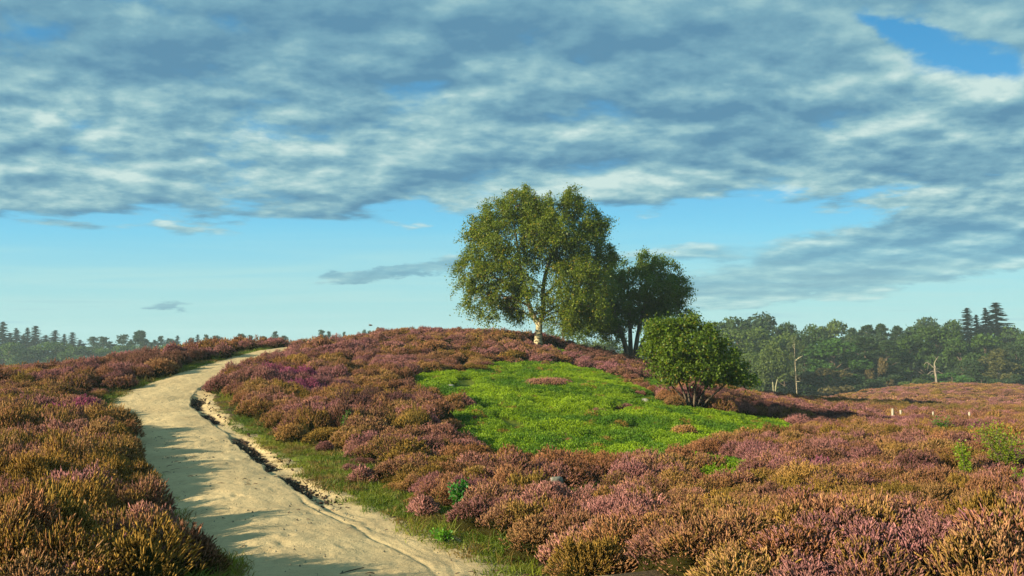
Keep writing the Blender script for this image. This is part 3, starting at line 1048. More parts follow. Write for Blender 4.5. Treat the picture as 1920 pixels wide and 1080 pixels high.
def grass_tuft(name, seed, n, h, spread, w, mat):
    rng = np.random.default_rng(seed)
    g = Geo()
    b = np.stack([rng.normal(0, spread, n), rng.normal(0, spread, n), np.zeros(n)], 1)
    lean = rng.normal(0, 0.45, (n, 3)); lean[:, 2] = 1
    lean /= np.linalg.norm(lean, axis=1)[:, None]
    H = h * rng.uniform(0.5, 1.2, n)
    side = np.cross(lean, unit(rng, n)); side /= np.linalg.norm(side, axis=1)[:, None]
    m1 = b + lean * (H * 0.55)[:, None]
    tip = b + lean * H[:, None] + np.stack([lean[:, 0], lean[:, 1], -0.4 * np.hypot(lean[:, 0], lean[:, 1])], 1) * (H * 0.5)[:, None]
    V = np.stack([b - side * w, b + side * w, m1 + side * w * .8, m1 - side * w * .8, tip], 1)
    o = (np.arange(n) * 5)[:, None]
    c = np.repeat(rng.uniform(0.65, 1.25, n)[:, None], 5, 1)[:, :, None] * np.array((1, 1, 1.0))
    g.add(V.reshape(-1, 3), np.array([[0, 1, 2, 3]]) + o, np.array([[3, 2, 4]]) + o, c.reshape(-1, 3))
    return g.build(name, mat, link=False)


def bilberry_tuft(name, seed, n, mat, R=0.21, H=0.16, leaf=0.030):
    rng = np.random.default_rng(seed)
    g = Geo()
    th = rng.uniform(0, 6.28, n); rr = np.sqrt(rng.random(n))
    cen = np.stack([np.cos(th) * rr * R, np.sin(th) * rr * R, H * np.sqrt(1 - 0.8 * rr ** 2) * rng.uniform(0.35, 1.12, n)], 1)
    ax = unit(rng, n); ax[:, 2] = np.abs(ax[:, 2]) * 0.8 + 0.5
    nr = unit(rng, n)
    c = np.array((1, 1, 1.0))[None] * (rng.uniform(0.75, 1.2, n))[:, None]
    g.cards(cen, ax, nr, leaf * rng.uniform(0.8, 1.5, n), leaf * 0.55, c, 0.15)
    return g.build(name, mat, link=False)


GRASS_SRC = source_collection('grass_sources', [grass_tuft('grass_a%d' % i, 20 + i, 70, 0.075, 0.075, 0.0035, M_GRASS) for i in range(3)] +
                              [grass_tuft('grass_b%d' % i, 30 + i, 26, 0.20, 0.05, 0.003, M_GRASS) for i in range(2)])
BERRY_SRC = source_collection('bilberry_sources', [bilberry_tuft('bilberry_a%d' % i, 40 + i, 430, M_BERRY) for i in range(4)])


def build_bilberry():
    rng = np.random.default_rng(17)
    allp = np.vstack(BERRY)
    lo, hi = allp.min(0) - 1, allp.max(0) + 1
    x, y = jitter_grid(lo[0], hi[0], lo[1], hi[1], 0.21, rng)
    d = zone(BERRY, x, y) + (fbm(x * 0.6, y * 0.6, 91, 4) - 0.5) * np.where(x > 3.5, 1.2, 3.0)
    hole = fbm(x * 0.6, y * 0.6, 67, 3)
    d = d + 0.2
    k = (d > -0.4) & (hole > 0.28)
    x, y, d = x[k], y[k], d[k]
    n = len(x)
    s = rng.uniform(0.8, 1.3, n)
    swell = fbm(x * 0.7, y * 0.7, 63, 3)
    lump = fbm(x * 2.6, y * 2.6, 64, 3)
    sz = s * (0.35 + 1.1 * swell + 0.5 * lump) * np.clip(0.6 + d * 0.8, 0.5, 1)
    z = terrain(x, y) - 0.01
    t = np.clip((fbm(x * 0.8, y * 0.8, 69, 4) - 0.34) * 2.8 + rng.normal(0, 0.2, n), 0, 1)[:, None]
    col = np.array((0.070, 0.165, 0.007)) * (1 - t) + np.array((0.235, 0.350, 0.008)) * t
    br = rng.random(n) < 0.04
    col[br] = np.array((0.26, 0.16, 0.03))
    rot = np.stack([rng.normal(0, .12, n), rng.normal(0, .12, n), rng.uniform(0, 6.28, n)], 1)
    scatter('bilberry', np.stack([x, y, z], 1), rot, np.stack([s, s, sz], 1), rng.integers(0, 4, n), BERRY_SRC, {'tint': col},
            'bright green low bilberry plants carpeting the slope of the mound')
    print('bilberry tufts', n)


def build_grass():
    rng = np.random.default_rng(19)
    x, y = jitter_grid(-14, 9, 4.0, 40, 0.125, rng)
    k = in_view(x, y, 1.0)
    x, y = x[k], y[k]
    off, pi = path_offset(x, y)
    hw = PATH[pi, 2]
    a = np.abs(off) - hw
    ver = zone(VERGE, x, y)
    patch = fbm(x * 1.3, y * 1.3, 101, 4)
    patch2 = fbm(x * 0.5, y * 0.5, 103, 3)
    left = (off < 0) & (a > 0.06 + (patch - 0.5) * 0.5) & (a < 0.95)
    right = (off > 0) & (a > 0.75 + (patch - 0.5) * 1.5) & (a < np.where(y < 9, 1.3, 2.6)) & (patch2 > 0.42) & (y < 30)
    inv = (ver > -0.25 + (patch - 0.5) * 0.9)
    k = (left | right | inv) & ~((off > 0) & (a < 0.35)) & (a > 0.03)
    k &= (patch > 0.44) | (rng.random(len(x)) < 0.22)
    k &= (y < 22) | (rng.random(len(x)) < 0.5)
    k &= ~((y < 9) & (x > 0.3))
    x, y, off = x[k], y[k], off[k]
    n = len(x)
    t = np.clip((fbm(x * 0.8, y * 0.8, 107, 3) - 0.3) * 2.2 + rng.normal(0, .15, n), 0, 1)[:, None]
    col = np.array((0.080, 0.135, 0.010)) * (1 - t) + np.array((0.210, 0.220, 0.018)) * t
    dry = rng.random(n) < 0.10 + 0.35 * (fbm(x * 1.1, y * 1.1, 111, 3) > 0.5)
    col[dry] = np.array((0.20, 0.14, 0.035)) * rng.uniform(0.6, 1.4, (dry.sum(), 1))
    idx = np.where(rng.random(n) < 0.93, rng.integers(0, 3, n), rng.integers(3, 5, n))
    s = rng.uniform(0.7, 1.4, n) * np.where(y > 22, 1.4, 1)
    z = terrain(x, y) - 0.005
    rot = np.stack([rng.normal(0, .1, n), rng.normal(0, .1, n), rng.uniform(0, 6.28, n)], 1)
    scatter('grass', np.stack([x, y, z], 1), rot, np.stack([s, s, s * 0.9], 1), idx, GRASS_SRC, {'tint': col}, 'short mossy grass along the edges of the sandy path')
    print('grass tufts', n)


build_bilberry()
build_grass()


def build_litter():
    """gravel and broken twigs lying on the sand"""
    rng = np.random.default_rng(23)
    def place(n, y0, y1, lo, hi):
        i = rng.integers(0, len(PATH), n * 6)
        i = i[(PATH[i, 1] > y0) & (PATH[i, 1] < y1)][:n]
        o = rng.uniform(lo, hi, len(i))
        x = PATH[i, 0] + _nor[i, 0] * o; y = PATH[i, 1] + _nor[i, 1] * o
        return x, y, terrain(x, y), o, PATH[i, 2]
    g = Geo()
    x, y, z, o, hw = place(900, 5.5, 24, -1.0, 1.0)
    for k in range(len(x)):
        r = rng.uniform(0.006, 0.018)
        n = 5
        th = np.arange(n) * 2 * math.pi / n + rng.uniform(0, 6)
        h = z[k] + 0.034 - 0.03 * min(1, (o[k] / hw[k]) ** 2)
        v = np.vstack([np.stack([x[k] + np.cos(th) * r * rng.uniform(.7, 1.2, n), y[k] + np.sin(th) * r * rng.uniform(.7, 1.2, n), np.full(n, h - 0.01)], 1),
                       [[x[k], y[k], h + r * 0.9]]])
        t = np.stack([np.arange(n), (np.arange(n) + 1) % n, np.full(n, n)], 1)
        c = np.array((0.9, 0.85, 0.7)) * rng.uniform(0.4, 1.3)
        g.add(v, None, t, c)
    tag(g.build('gravel', M_STONE), 'small stones strewn over the sandy path', kind='stuff')
    g = Geo()
    x, y, z, o, hw = place(150, 5.5, 20, -0.95, 1.6)
    for k in range(len(x)):
        h = z[k] + 0.03
        a = rng.uniform(0, 6.28); L = rng.uniform(0.015, 0.07) * (1 + (rng.random() < 0.06) * 1.5)
        d = np.array((math.cos(a), math.sin(a), 0))
        p = np.array((x[k], y[k], h))
        bend = np.array((-d[1], d[0], 0.1)) * rng.normal(0, 0.2) * L
        g.tube([p - d * L, p + bend + np.array((0, 0, .008)), p + d * L], [0.004, 0.0045, 0.002], 4, np.array((0.75, 0.6, 0.5)) * rng.uniform(0.4, 1.1))
    # clods of dark peat fallen from the bank into the rut
    i = rng.integers(0, len(PATH), 5000)
    i = i[(PATH[i, 3] > 0.3) & (PATH[i, 1] < 25)][:1100]
    o = PATH[i, 2] + np.abs(rng.normal(0.16, 0.16, len(i)))
    for k in range(len(i)):
        x_ = PATH[i[k], 0] + _nor[i[k], 0] * o[k]; y_ = PATH[i[k], 1] + _nor[i[k], 1] * o[k]
        r = rng.uniform(0.006, 0.022) * (1 + .8 * (rng.random() < .08))
        zz = terrain(x_, y_)[0] - 0.10 * PATH[i[k], 3] * (o[k] < PATH[i[k], 2] + .35)
        d = unit(rng, 1)[0] * r * 1.2; d[2] = abs(d[2]) * .4
        c = np.array((x_, y_, zz))
        g.tube([c - d, c - d * .4 + (0, 0, r * .5), c + d * .5 + (0, 0, r * .4), c + d], np.array([.35, .9, .8, .3]) * r, 6, np.array((0.30, 0.24, 0.19)) * rng.uniform(0.5, 1.6))
    tag(g.build('debris', M_WOOD), 'dark broken heather twigs lying on the sand of the path', kind='stuff')


build_litter()


# ------------------------------------------------------------------ the trees on the mound
def lobed_tree(base_uv, Y, limbs, lobes, leaf, per_area, leaves_per, droop, greens, bark, name, label, cat, seed, group=None,
               branch_r=0.045, lobe_scale=0.93, twig_n=9, spread=0.10, strand=0.6, cut=0.37, leaf_mat=None):
    """limbs and lobes are given as photo columns and rows at the tree's distance, with a depth in metres"""
    rng = np.random.default_rng(seed)
    p0 = P(base_uv[0], base_uv[1], Y)
    zg = terrain(p0[0], p0[1])[0]
    p0[2] = min(zg, p0[2] + 0.1)
    m_ = Y / F
    root = empty(name, p0)
    tag(root, label, cat, group)
    loc = lambda u, v, d: np.array((P(u, v, Y)[0] - p0[0], d, P(u, v, Y)[2] - p0[2]))
    tr = Geo(); cr = Geo()
    nodes = []
    for limb in limbs:
        pts = spline([(*loc(u, v, d), r) for u, v, d, r in limb], 0.22)
        n = len(pts)
        wob = (np.stack([fbm(np.arange(n) * .35, np.full(n, q * 9.1 + seed), 5, 2) for q in range(3)], 1) - 0.5) * np.minimum(1, np.arange(n) / 6)[:, None] * 0.22
        xyz = pts[:, :3] + wob
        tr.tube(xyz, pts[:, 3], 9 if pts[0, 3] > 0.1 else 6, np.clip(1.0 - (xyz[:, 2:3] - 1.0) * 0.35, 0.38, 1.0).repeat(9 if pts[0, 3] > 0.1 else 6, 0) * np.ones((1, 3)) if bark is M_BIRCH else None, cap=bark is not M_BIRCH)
        nodes.append(np.hstack([xyz, pts[:, 3:4]]))
    nodes = np.vstack(nodes)
    for (u, v, ru, rv, d) in lobes:
        c = loc(u, v, d)
        R = np.array((ru * m_, ru * m_ * 0.85 + 0.15, rv * m_)) * lobe_scale
        # bough from the nearest lower point of a limb
        k = np.argmin(np.linalg.norm(nodes[:, :3] - c, axis=1) + 2.0 * np.maximum(nodes[:, 2] - c[2] + 0.3, 0) + (nodes[:, 2] < nodes[:, 2].max() * .12) * 9)
        a = nodes[k, :3]
        rb = min(branch_r, nodes[k, 3] * 0.8)
        mid = (a + c) / 2 + np.array((0, 0, 0.12 * np.linalg.norm(c - a))) + rng.normal(0, 0.06, 3)
        bp = spline([(*a, rb), (*mid, rb * .75), (*c, rb * .5)], 0.2)
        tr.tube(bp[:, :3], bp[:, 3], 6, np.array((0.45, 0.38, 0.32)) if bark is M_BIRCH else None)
        area = (R[0] * R[2] + R[0] * R[1] + R[1] * R[2]) * 4.19
        n = int(per_area * area)
        dr = unit(rng, n)
        q = 0.50 + 0.5 * np.sqrt(rng.random(n))
        st = c + dr * R * q[:, None]
        st += (np.stack([vnoise(st[:, 0] * 2.1 + i * 5, st[:, 2] * 2.1 + st[:, 1], 77 + i) for i in range(3)], 1) - 0.5) * 0.55 * min(1, m_ * 34)
        gs = 1.0 if m_ > 0.025 else 1.7
        nn = vnoise(st[:, 0] * 1.0 * gs + seed, st[:, 2] * 1.15 * gs + st[:, 1] * 0.35 * gs, 31) * 0.65 + vnoise(st[:, 0] * 2.6 * gs, st[:, 2] * 2.6 * gs + st[:, 1] * 2, 37) * 0.35
        st = st[nn > cut]; dr = dr[nn > cut]
        # twigs
        pick = rng.permutation(len(st))[:twig_n]
        for i in pick:
            f = rng.uniform(0.35, 1.0)
            b0 = bp[int(f * (len(bp) - 1)), :3]
            mm = (b0 + st[i]) / 2 + np.array((0, 0, 0.1)) + rng.normal(0, 0.05, 3)
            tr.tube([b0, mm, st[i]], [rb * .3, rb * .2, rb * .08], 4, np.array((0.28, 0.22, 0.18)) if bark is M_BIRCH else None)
        # strands of leaves hanging from every spray
        n = len(st)
        k2 = leaves_per
        t = rng.random((n, k2, 1))
        ln = strand * rng.uniform(0.5, 1.2, (n, 1, 1))
        hd = dr * np.array((1, 1, 0.35)); hd = hd + rng.normal(0, 0.35, (n, 3))
        cen = st[:, None] + hd[:, None] * t * ln * (1 - 0.5 * droop) - np.array((0, 0, 1.0)) * droop * ln * t ** 1.6 + rng.normal(0, spread, (n, k2, 3)) * (0.35 + t)
        cen = cen.reshape(-1, 3)
        N = len(cen)
        ax = unit(rng, N) * 0.7 + np.repeat(dr, k2, 0) * 0.4 - np.array((0, 0, 0.6 * droop + 0.1))
        nr = unit(rng, N) + np.array((0, 0, 0.25)) + np.repeat(dr, k2, 0) * 0.5
        tone = rng.random((N, 1)) * 0.6 + np.repeat(rng.random((n, 1)), k2, 0) * 0.4
        col = np.array(greens[0]) * (1 - tone) + np.array(greens[1]) * tone
        yel = rng.random(N) < greens[3]
        col[yel] = np.array(greens[2]) * rng.uniform(0.7, 1.2, (yel.sum(), 1))
        col *= rng.uniform(0.8, 1.2, (N, 1))
        s = leaf * rng.uniform(0.65, 1.3, N)
        cr.cards(cen, ax, nr, s, s * 0.72, col, 0.12)
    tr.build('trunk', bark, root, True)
    cr.build('crown', leaf_mat or M_LEAF, root)
    print(name, 'leaves', cr.n // 4)
    return root


BIRCH_G = ((0.058, 0.100, 0.006), (0.180, 0.225, 0.009), (0.30, 0.22, 0.015), 0.05)
lobed_tree((1008, 650), 44, [
    [(1008, 653, 0, .28), (1008, 643, 0, .235), (1009, 624, 0, .20), (1008, 604, 0, .18)],
    [(1008, 606, 0, .16), (997, 588, -.1, .14), (987, 560, -.3, .12), (976, 520, -.4, .10), (970, 470, -.3, .075), (962, 415, -.1, .045), (966, 372, 0, .02)],
    [(1008, 606, 0, .16), (1019, 585, .2, .14), (1017, 545, .3, .12), (1024, 500, .4, .10), (1040, 450, .5, .07), (1055, 395, .4, .04), (1060, 365, .3, .02)],
    [(1017, 560, .3, .09), (1050, 525, .6, .07), (1085, 490, .8, .05), (1110, 450, .7, .03)],
    [(987, 560, -.3, .08), (955, 535, -.7, .06), (920, 520, -.9, .045), (885, 520, -.8, .02)],
    [(976, 515, -.4, .07), (940, 480, -.2, .05), (905, 455, 0, .03), (876, 440, 0, .015)],
    [(1019, 590, .2, .08), (1045, 575, -.6, .06), (1080, 570, -1.1, .04), (1105, 580, -1.3, .02)],
], [
    (1062, 398, 55, 42, .3), (1014, 398, 26, 24, .1), (1010, 430, 30, 26, .4), (1095, 410, 38, 32, .6), (1035, 385, 32, 26, -.4), (975, 385, 38, 30, -.2), (938, 398, 38, 30, .2), (985, 365, 22, 16, 0),
    (1060, 368, 30, 14, .2), (910, 428, 32, 28, -.2), (880, 436, 18, 9, 0), (905, 470, 38, 26, .2), (940, 445, 42, 34, -.9), (885, 508, 32, 26, -.3), (925, 520, 42, 30, -.9),
    (870, 545, 20, 22, -.2), (898, 560, 34, 24, -.6), (945, 560, 38, 28, -.7), (920, 583, 34, 14, -.4), (965, 585, 24, 15, .6), (1000, 440, 42, 36, -.7), (1040, 430, 44, 34, -.9),
    (1088, 445, 38, 32, -.1), (1118, 425, 18, 16, .4), (1128, 415, 12, 10, .3), (1118, 470, 30, 26, .8), (1135, 480, 20, 22, .9), (1085, 500, 36, 24, -.5), (1050, 520, 28, 20, -1.0),
    (1105, 530, 38, 30, -.2), (1060, 560, 36, 24, -1.2), (1095, 575, 40, 28, -.9), (1062, 590, 24, 20, -.9), (1086, 603, 28, 20, -.6), (1014, 586, 14, 12, -.5),
    (975, 500, 28, 26, -1.1), (990, 540, 22, 24, -.8), (960, 470, 30, 28, .8), (1020, 470, 30, 24, .9), (945, 540, 40, 30, .9), (1070, 470, 40, 30, 1.3), (1000, 405, 34, 26, .9),
], 0.088, 23, 26, 0.62, BIRCH_G, M_BIRCH, 'birch_tree', 'tall birch with pale trunk and drooping olive green crown on top of the mound', 'tree', 3)

lobed_tree((1185, 680), 50, [
    [(1180, 682, 0, .20), (1174, 655, 0, .17), (1163, 620, -.2, .13), (1148, 580, -.3, .09), (1135, 540, -.2, .05), (1130, 515, -.2, .02)],
    [(1184, 682, .1, .18), (1183, 650, .2, .15), (1182, 600, .3, .11), (1178, 545, .3, .07), (1180, 500, .2, .03)],
    [(1189, 682, -.1, .18), (1192, 650, -.1, .15), (1200, 600, -.2, .11), (1212, 545, -.1, .07), (1218, 505, 0, .03)],
    [(1195, 682, .2, .13), (1203, 650, .3, .11), (1222, 610, .5, .08), (1250, 570, .6, .05), (1270, 550, .6, .02)],
    [(1163, 625, -.2, .08), (1140, 600, -.5, .06), (1110, 590, -.7, .04), (1090, 590, -.8, .02)],
], [
    (1205, 497, 42, 24, 0), (1170, 505, 36, 26, .3), (1240, 508, 34, 24, .2), (1262, 530, 26, 20, .3), (1280, 550, 17, 12, .2), (1135, 525, 36, 30, 0), (1190, 535, 40, 26, -.8),
    (1230, 545, 38, 24, -.6), (1150, 560, 40, 26, -.7), (1115, 560, 34, 30, .2), (1095, 590, 26, 22, -.2), (1125, 605, 36, 20, -.5), (1105, 618, 24, 14, 0), (1160, 600, 30, 20, .6),
    (1265, 575, 30, 18, .2), (1245, 595, 36, 20, -.3), (1215, 590, 34, 22, .9), (1280, 588, 16, 10, .2), (1200, 570, 40, 26, .9), (1150, 625, 26, 14, .4), (1260, 560, 30, 20, .9), (1140, 585, 40, 30, .9),
], 0.105, 18, 22, 0.25, ((0.055, 0.105, 0.010), (0.140, 0.205, 0.014), (0.20, 0.17, 0.03), 0.03), M_BARK, 'rowan_tree',
    'dark green tree with several thin stems standing right of the tall birch', 'tree', 5, branch_r=0.045)

lobed_tree((1300, 768), 27, [
    [(1292, 770, 0, .045), (1280, 735, -.1, .036), (1262, 700, -.2, .028), (1248, 660, -.1, .015)],
    [(1297, 770, .1, .045), (1290, 730, .1, .036), (1282, 690, .1, .028), (1278, 640, 0, .015)],
    [(1300, 770, -.1, .045), (1300, 730, -.2, .036), (1305, 690, -.2, .028), (1312, 640, -.1, .015)],
    [(1305, 770, 0, .045), (1320, 735, .1, .036), (1340, 700, .2, .028), (1356, 670, .2, .015)],
    [(1309, 770, .1, .04), (1335, 742, 0, .032), (1362, 718, -.1, .022), (1388, 702, -.1, .012)],
    [(1295, 770, -.2, .04), (1275, 745, -.3, .03), (1252, 720, -.4, .02), (1232, 695, -.3, .01)],
    [(1288, 770, .2, .04), (1262, 740, .2, .03), (1240, 705, .2, .02)],
], [
    (1245, 628, 34, 26, 0), (1280, 618, 34, 20, .2), (1312, 622, 30, 20, 0), (1340, 650, 20, 16, .2), (1228, 655, 22, 26, -.1), (1262, 655, 32, 24, -.45), (1300, 650, 36, 24, -.5),
    (1368, 655, 22, 16, .1), (1240, 685, 26, 18, -.1), (1275, 690, 34, 18, -.5), (1320, 685, 38, 20, -.45), (1355, 685, 28, 18, -.2), (1385, 695, 24, 11, 0), (1397, 703, 18, 10, .1), (1372, 700, 40, 13, .2), (1250, 660, 34, 34, .2), (1236, 614, 26, 16, .1), (1268, 606, 22, 12, 0), (1408, 708, 14, 7, .1), (1222, 612, 8, 9, 0), (1296, 600, 9, 8, .1), (1362, 636, 9, 8, 0), (1404, 690, 9, 7, .1), (1212, 668, 8, 9, 0),
    (1340, 706, 34, 10, -.3), (1268, 706, 26, 9, -.3), (1375, 710, 20, 8, -.1), (1300, 670, 50, 24, .5), (1260, 640, 30, 24, .5), (1340, 665, 30, 20, .5),
], 0.078, 50, 18, 0.2, ((0.050, 0.105, 0.007), (0.130, 0.190, 0.008), (0.22, 0.19, 0.02), 0.06), M_BARK, 'serviceberry_shrub',
    'green leafy bush with bare thin stems at the right edge of the bilberry patch', 'bush', 9, branch_r=0.02, lobe_scale=0.80, twig_n=7, spread=0.07, strand=0.26, cut=0.34)

lobed_tree((1057, 648), 62, [
    [(1057, 655, 0, .13), (1056, 625, 0, .10), (1060, 600, 0, .07), (1062, 575, 0, .03)],
], [
    (1062, 588, 24, 20, 0), (1042, 608, 20, 18, .2), (1080, 612, 22, 16, .2), (1058, 622, 22, 12, -.4), (1035, 628, 12, 10, 0),
], 0.10, 12, 16, 0.7, ((0.060, 0.105, 0.02), (0.12, 0.17, 0.03), (0.2, 0.2, 0.04), 0.03), M_BIRCH, 'birch_tree',
    'small light green birch half hidden behind the tall birch on the mound', 'tree', 13, branch_r=0.03)


# saplings and leafy plants among the heather
def sapling(u, v, w, h, n, leaf, greens, label, seed, name='sapling', cat='sapling', stems=4, group='green saplings and plants among the heather', Y=None):
    rng = np.random.default_rng(seed)
    p = G(u, v)
    root = empty(name, p)
    tag(root, label, cat, group)
    st = Geo(); fo = Geo()
    for s in range(stems):
        a = rng.uniform(0, 6.28); r = w * 0.5 * rng.uniform(0.1, 0.9)
        top = np.array((math.cos(a) * r, math.sin(a) * r, h * rng.uniform(0.7, 1.0)))
        pts = spline([(0, 0, -0.03), tuple(top * (0.3, 0.3, 0.5)), tuple(top)], 0.08)
        st.tube(pts, np.linspace(0.010, 0.003, len(pts)), 5)
        m_ = int(n * 1.8) // stems
        t = rng.uniform(0.35, 1.03, m_)
        cen = np.stack([np.interp(t, np.linspace(0, 1, len(pts)), pts[:, i]) for i in range(3)], 1)
        d = unit(rng, m_); d[:, 2] = d[:, 2] * 0.5 + 0.15
        cen += d * (w * 0.24 * rng.random(m_)[:, None] + 0.02)
        tone = rng.random((m_, 1))
        col = np.array(greens[0]) * (1 - tone) + np.array(greens[1]) * tone
        fo.cards(cen, d + np.array((0, 0, 0.2)), unit(rng, m_) + np.array((0, 0, 0.6)), leaf * 0.85 * rng.uniform(0.6, 1.3, m_), leaf * 0.6, col, 0.12)
    st.build('stem', M_BARK, root, True)
    fo.build('foliage', M_LEAF, root)


GY = ((0.12, 0.22, 0.012), (0.24, 0.32, 0.02))
GD = ((0.05, 0.14, 0.012), (0.11, 0.24, 0.02))
sapling(1885, 905, 0.9, 0.85, 1000, 0.042, ((0.10, 0.17, 0.012), (0.25, 0.28, 0.02)), 'yellowish green birch sapling at the right edge of the heath, the widest of them', 61, stems=9)
sapling(1812, 915, 0.4, 0.72, 330, 0.045, GY, 'bright green narrow sapling left of the wide birch sapling', 62, stems=4)
sapling(1766, 826, 0.6, 0.7, 330, 0.05, GD, 'small round green sapling nearest to the pale stakes', 63, stems=5)
sapling(1905, 940, 0.3, 0.52, 60, 0.05, GY, 'yellow green leafy shoot at the right edge below the wide sapling', 64, stems=3)
sapling(856, 955, 0.42, 0.36, 190, 0.055, ((0.03, 0.14, 0.02), (0.07, 0.25, 0.03)), 'bright green leafy plant in the verge right of the path', 65, stems=6, name='leafy_plant', cat='plant')
sapling(640, 828, 0.3, 0.75, 70, 0.05, ((0.06, 0.14, 0.02), (0.12, 0.2, 0.03)), 'thin upright sapling with few leaves in front of the dark heather on the mound', 66, stems=2)
sapling(290, 1075, 0.3, 0.42, 40, 0.05, GD, 'green leaves poking out of the heather left of the path at the bottom', 67, stems=3, name='leafy_plant', cat='plant')
sapling(30, 1045, 0.3, 0.5, 70, 0.04, ((0.08, 0.13, 0.012), (0.2, 0.2, 0.02)), 'small yellow green plant in dark heather at the lower left edge', 68, stems=3, name='leafy_plant', cat='plant')
sapling(95, 995, 0.25, 0.45, 36, 0.05, GY, 'few yellow green leaves above pink heather on the left bank', 69, stems=2, name='leafy_plant', cat='plant')
sapling(835, 1020, 0.35, 0.14, 120, 0.04, ((0.06, 0.2, 0.01), (0.14, 0.3, 0.02)), 'low bright green plant on the sand at the right edge of the path', 70, stems=6, name='leafy_plant', cat='plant')
sapling(1795, 830, 0.4, 0.5, 60, 0.05, ((0.12, 0.18, 0.015), (0.2, 0.24, 0.02)), 'faint yellow green shoot just right of the small round sapling', 71, stems=3)


# pale stakes on the plain
def stake(u, v, h, w, label):
    p = G(u, v)
    root = empty('wooden_stake', p)
    tag(root, label, 'stake', 'pale wooden stakes on the heath')
    g = Geo()
    g.tube([(0, 0, -0.05), (0.005, 0, h * 0.5), (0.012, 0, h - 0.012), (0.012, 0, h)], [w, w * 0.97, w * 0.96, w * 0.82], 8)
    g.build('post', M_POST, root)
    b = Geo()
    b.tube([(0.004, 0, h * 0.30), (0.005, 0, h * 0.42)], [w * 1.06, w * 1.06], 8, np.array((0.35, 0.3, 0.25)))
    b.build('wire_band', M_WOOD, root)


stake(1674, 799, 0.74, 0.05, 'tallest pale stake, leftmost of the row on the heath')
stake(1689, 799, 0.68, 0.045, 'pale stake close beside the tallest one')
stake(1750, 799, 0.66, 0.04, 'short pale stake left of the magenta heather bush')
stake(1818, 801, 0.64, 0.04, 'pale stake top right of the magenta heather bush')


# slanted board on the crest
def info_board():
    p = P(711, 617, 47.5)
    z0 = terrain(p[0], p[1])[0]
    root = empty('information_board', (p[0], p[1], z0))
    tag(root, 'dark slanted wooden board just showing above the heather on the crest', 'board')
    H = p[2] - z0
    tilt = -0.10
    def slab(name, cx, cz, sx, sy, sz, rotx=0.0, roty=0.0, mat=M_WOOD, par=root):
        v = np.array([(x, y, z) for z in (-.5, .5) for y in (-.5, .5) for x in (-.5, .5)]) * (sx, sy, sz)
        c, s = math.cos(rotx), math.sin(rotx)
        v = v @ np.array([[1, 0, 0], [0, c, s], [0, -s, c]])
        c, s = math.cos(roty), math.sin(roty)
        v = v @ np.array([[c, 0, -s], [0, 1, 0], [s, 0, c]])
        v += (cx, 0, cz)
        q = [(0, 2, 3, 1), (4, 5, 7, 6), (0, 1, 5, 4), (2, 6, 7, 3), (0, 4, 6, 2), (1, 3, 7, 5)]
        o = mesh(name, v, q, None, np.ones((8, 3)), mat, parent=par)
        md = o.modifiers.new('bevel', 'BEVEL'); md.width = 0.008; md.segments = 2
        return o
    slab('panel', 0, H + 0.0, 0.34, 0.30, 0.035, 0.5, 0.36)
    slab('leg', -0.11, H * 0.5 - 0.02, 0.07, 0.07, H - 0.04)
    slab('leg', 0.10, H * 0.5 - 0.07, 0.06, 0.06, H - 0.14)


info_board()


def bird():
    p = P(694.5, 610.5, 70)
    g = Geo()
    g.tube([(-.16, 0, 0), (-.10, 0, .01), (0, 0, .015), (.10, 0, .02), (.17, 0, .03), (.21, 0, .025)], [.012, .04, .055, .045, .03, .006], 8)
    for s in (-1, 1):
        v = np.array([(-.05, 0, .03), (.07, 0, .035), (.05, s * .16, .12), (-.06, s * .16, .115), (-.06, s * .32, .07), (-.02, s * .33, .075)])
        v2 = v - (0, 0, .012)
        q = [(0, 1, 2, 3), (3, 2, 5, 4), (6, 9, 8, 7), (9, 10, 11, 8), (0, 6, 7, 1), (1, 7, 8, 2), (2, 8, 11, 5), (5, 11, 10, 4), (4, 10, 9, 3), (3, 9, 6, 0)]
        g.add(np.vstack([v, v2]), q)
    o = g.build('bird', M_WOOD, smooth=True)
    o.location = p
    o.rotation_euler = (0.1, 0, 0.6)
    tag(o, 'tiny dark bird flying low over the heather crest', 'bird')


bird()


def flat_stone(u, v, r, label, seed):
    rng = np.random.default_rng(seed)
    p = G(u, v)
    n = 11
    th = np.arange(n) * 2 * math.pi / n
    rr = r * rng.uniform(0.75, 1.15, n)
    rings = []
    for f, h in ((0.92, -0.04), (1.0, 0.05), (0.93, 0.085), (0.6, 0.1)):
        rings.append(np.stack([np.cos(th) * rr * f, np.sin(th) * rr * f * 0.8, h + rng.normal(0, 0.006, n)], 1))
    v_ = np.vstack(rings + [np.array([[0, 0, 0.1]])])
    i = np.arange(4 * n).reshape(4, n); j = np.roll(i, -1, 1)
    q = np.stack([i[:-1], j[:-1], j[1:], i[1:]], -1).reshape(-1, 4)
    t = np.stack([i[-1], j[-1], np.full(n, 4 * n)], -1)
    o = mesh('flat_stone', v_, q, t, np.ones((len(v_), 3)), M_STONE, True)
    o.location = (p[0], p[1], p[2] + 0.12)
    o.rotation_euler = (0.12, 0.05, rng.uniform(0, 6))
    tag(o, label, 'stone', 'flat grey stones on the mound')


flat_stone(797, 694, 0.22, 'flat grey stone among heather above the left end of the bilberry patch', 1)
flat_stone(798, 813, 0.14, 'flat grey stone between heather bushes left of the bilberry patch', 2)
flat_stone(1042, 922, 0.13, 'thin pale stone below the rusty heather in front of the bilberry patch', 3)
flat_stone(1210, 760, 0.13, 'flat pale stone in the bilberry patch left of the leafy bush', 4)
flat_stone(845, 733, 0.13, 'flat grey stone in the top left of the bilberry patch', 5)


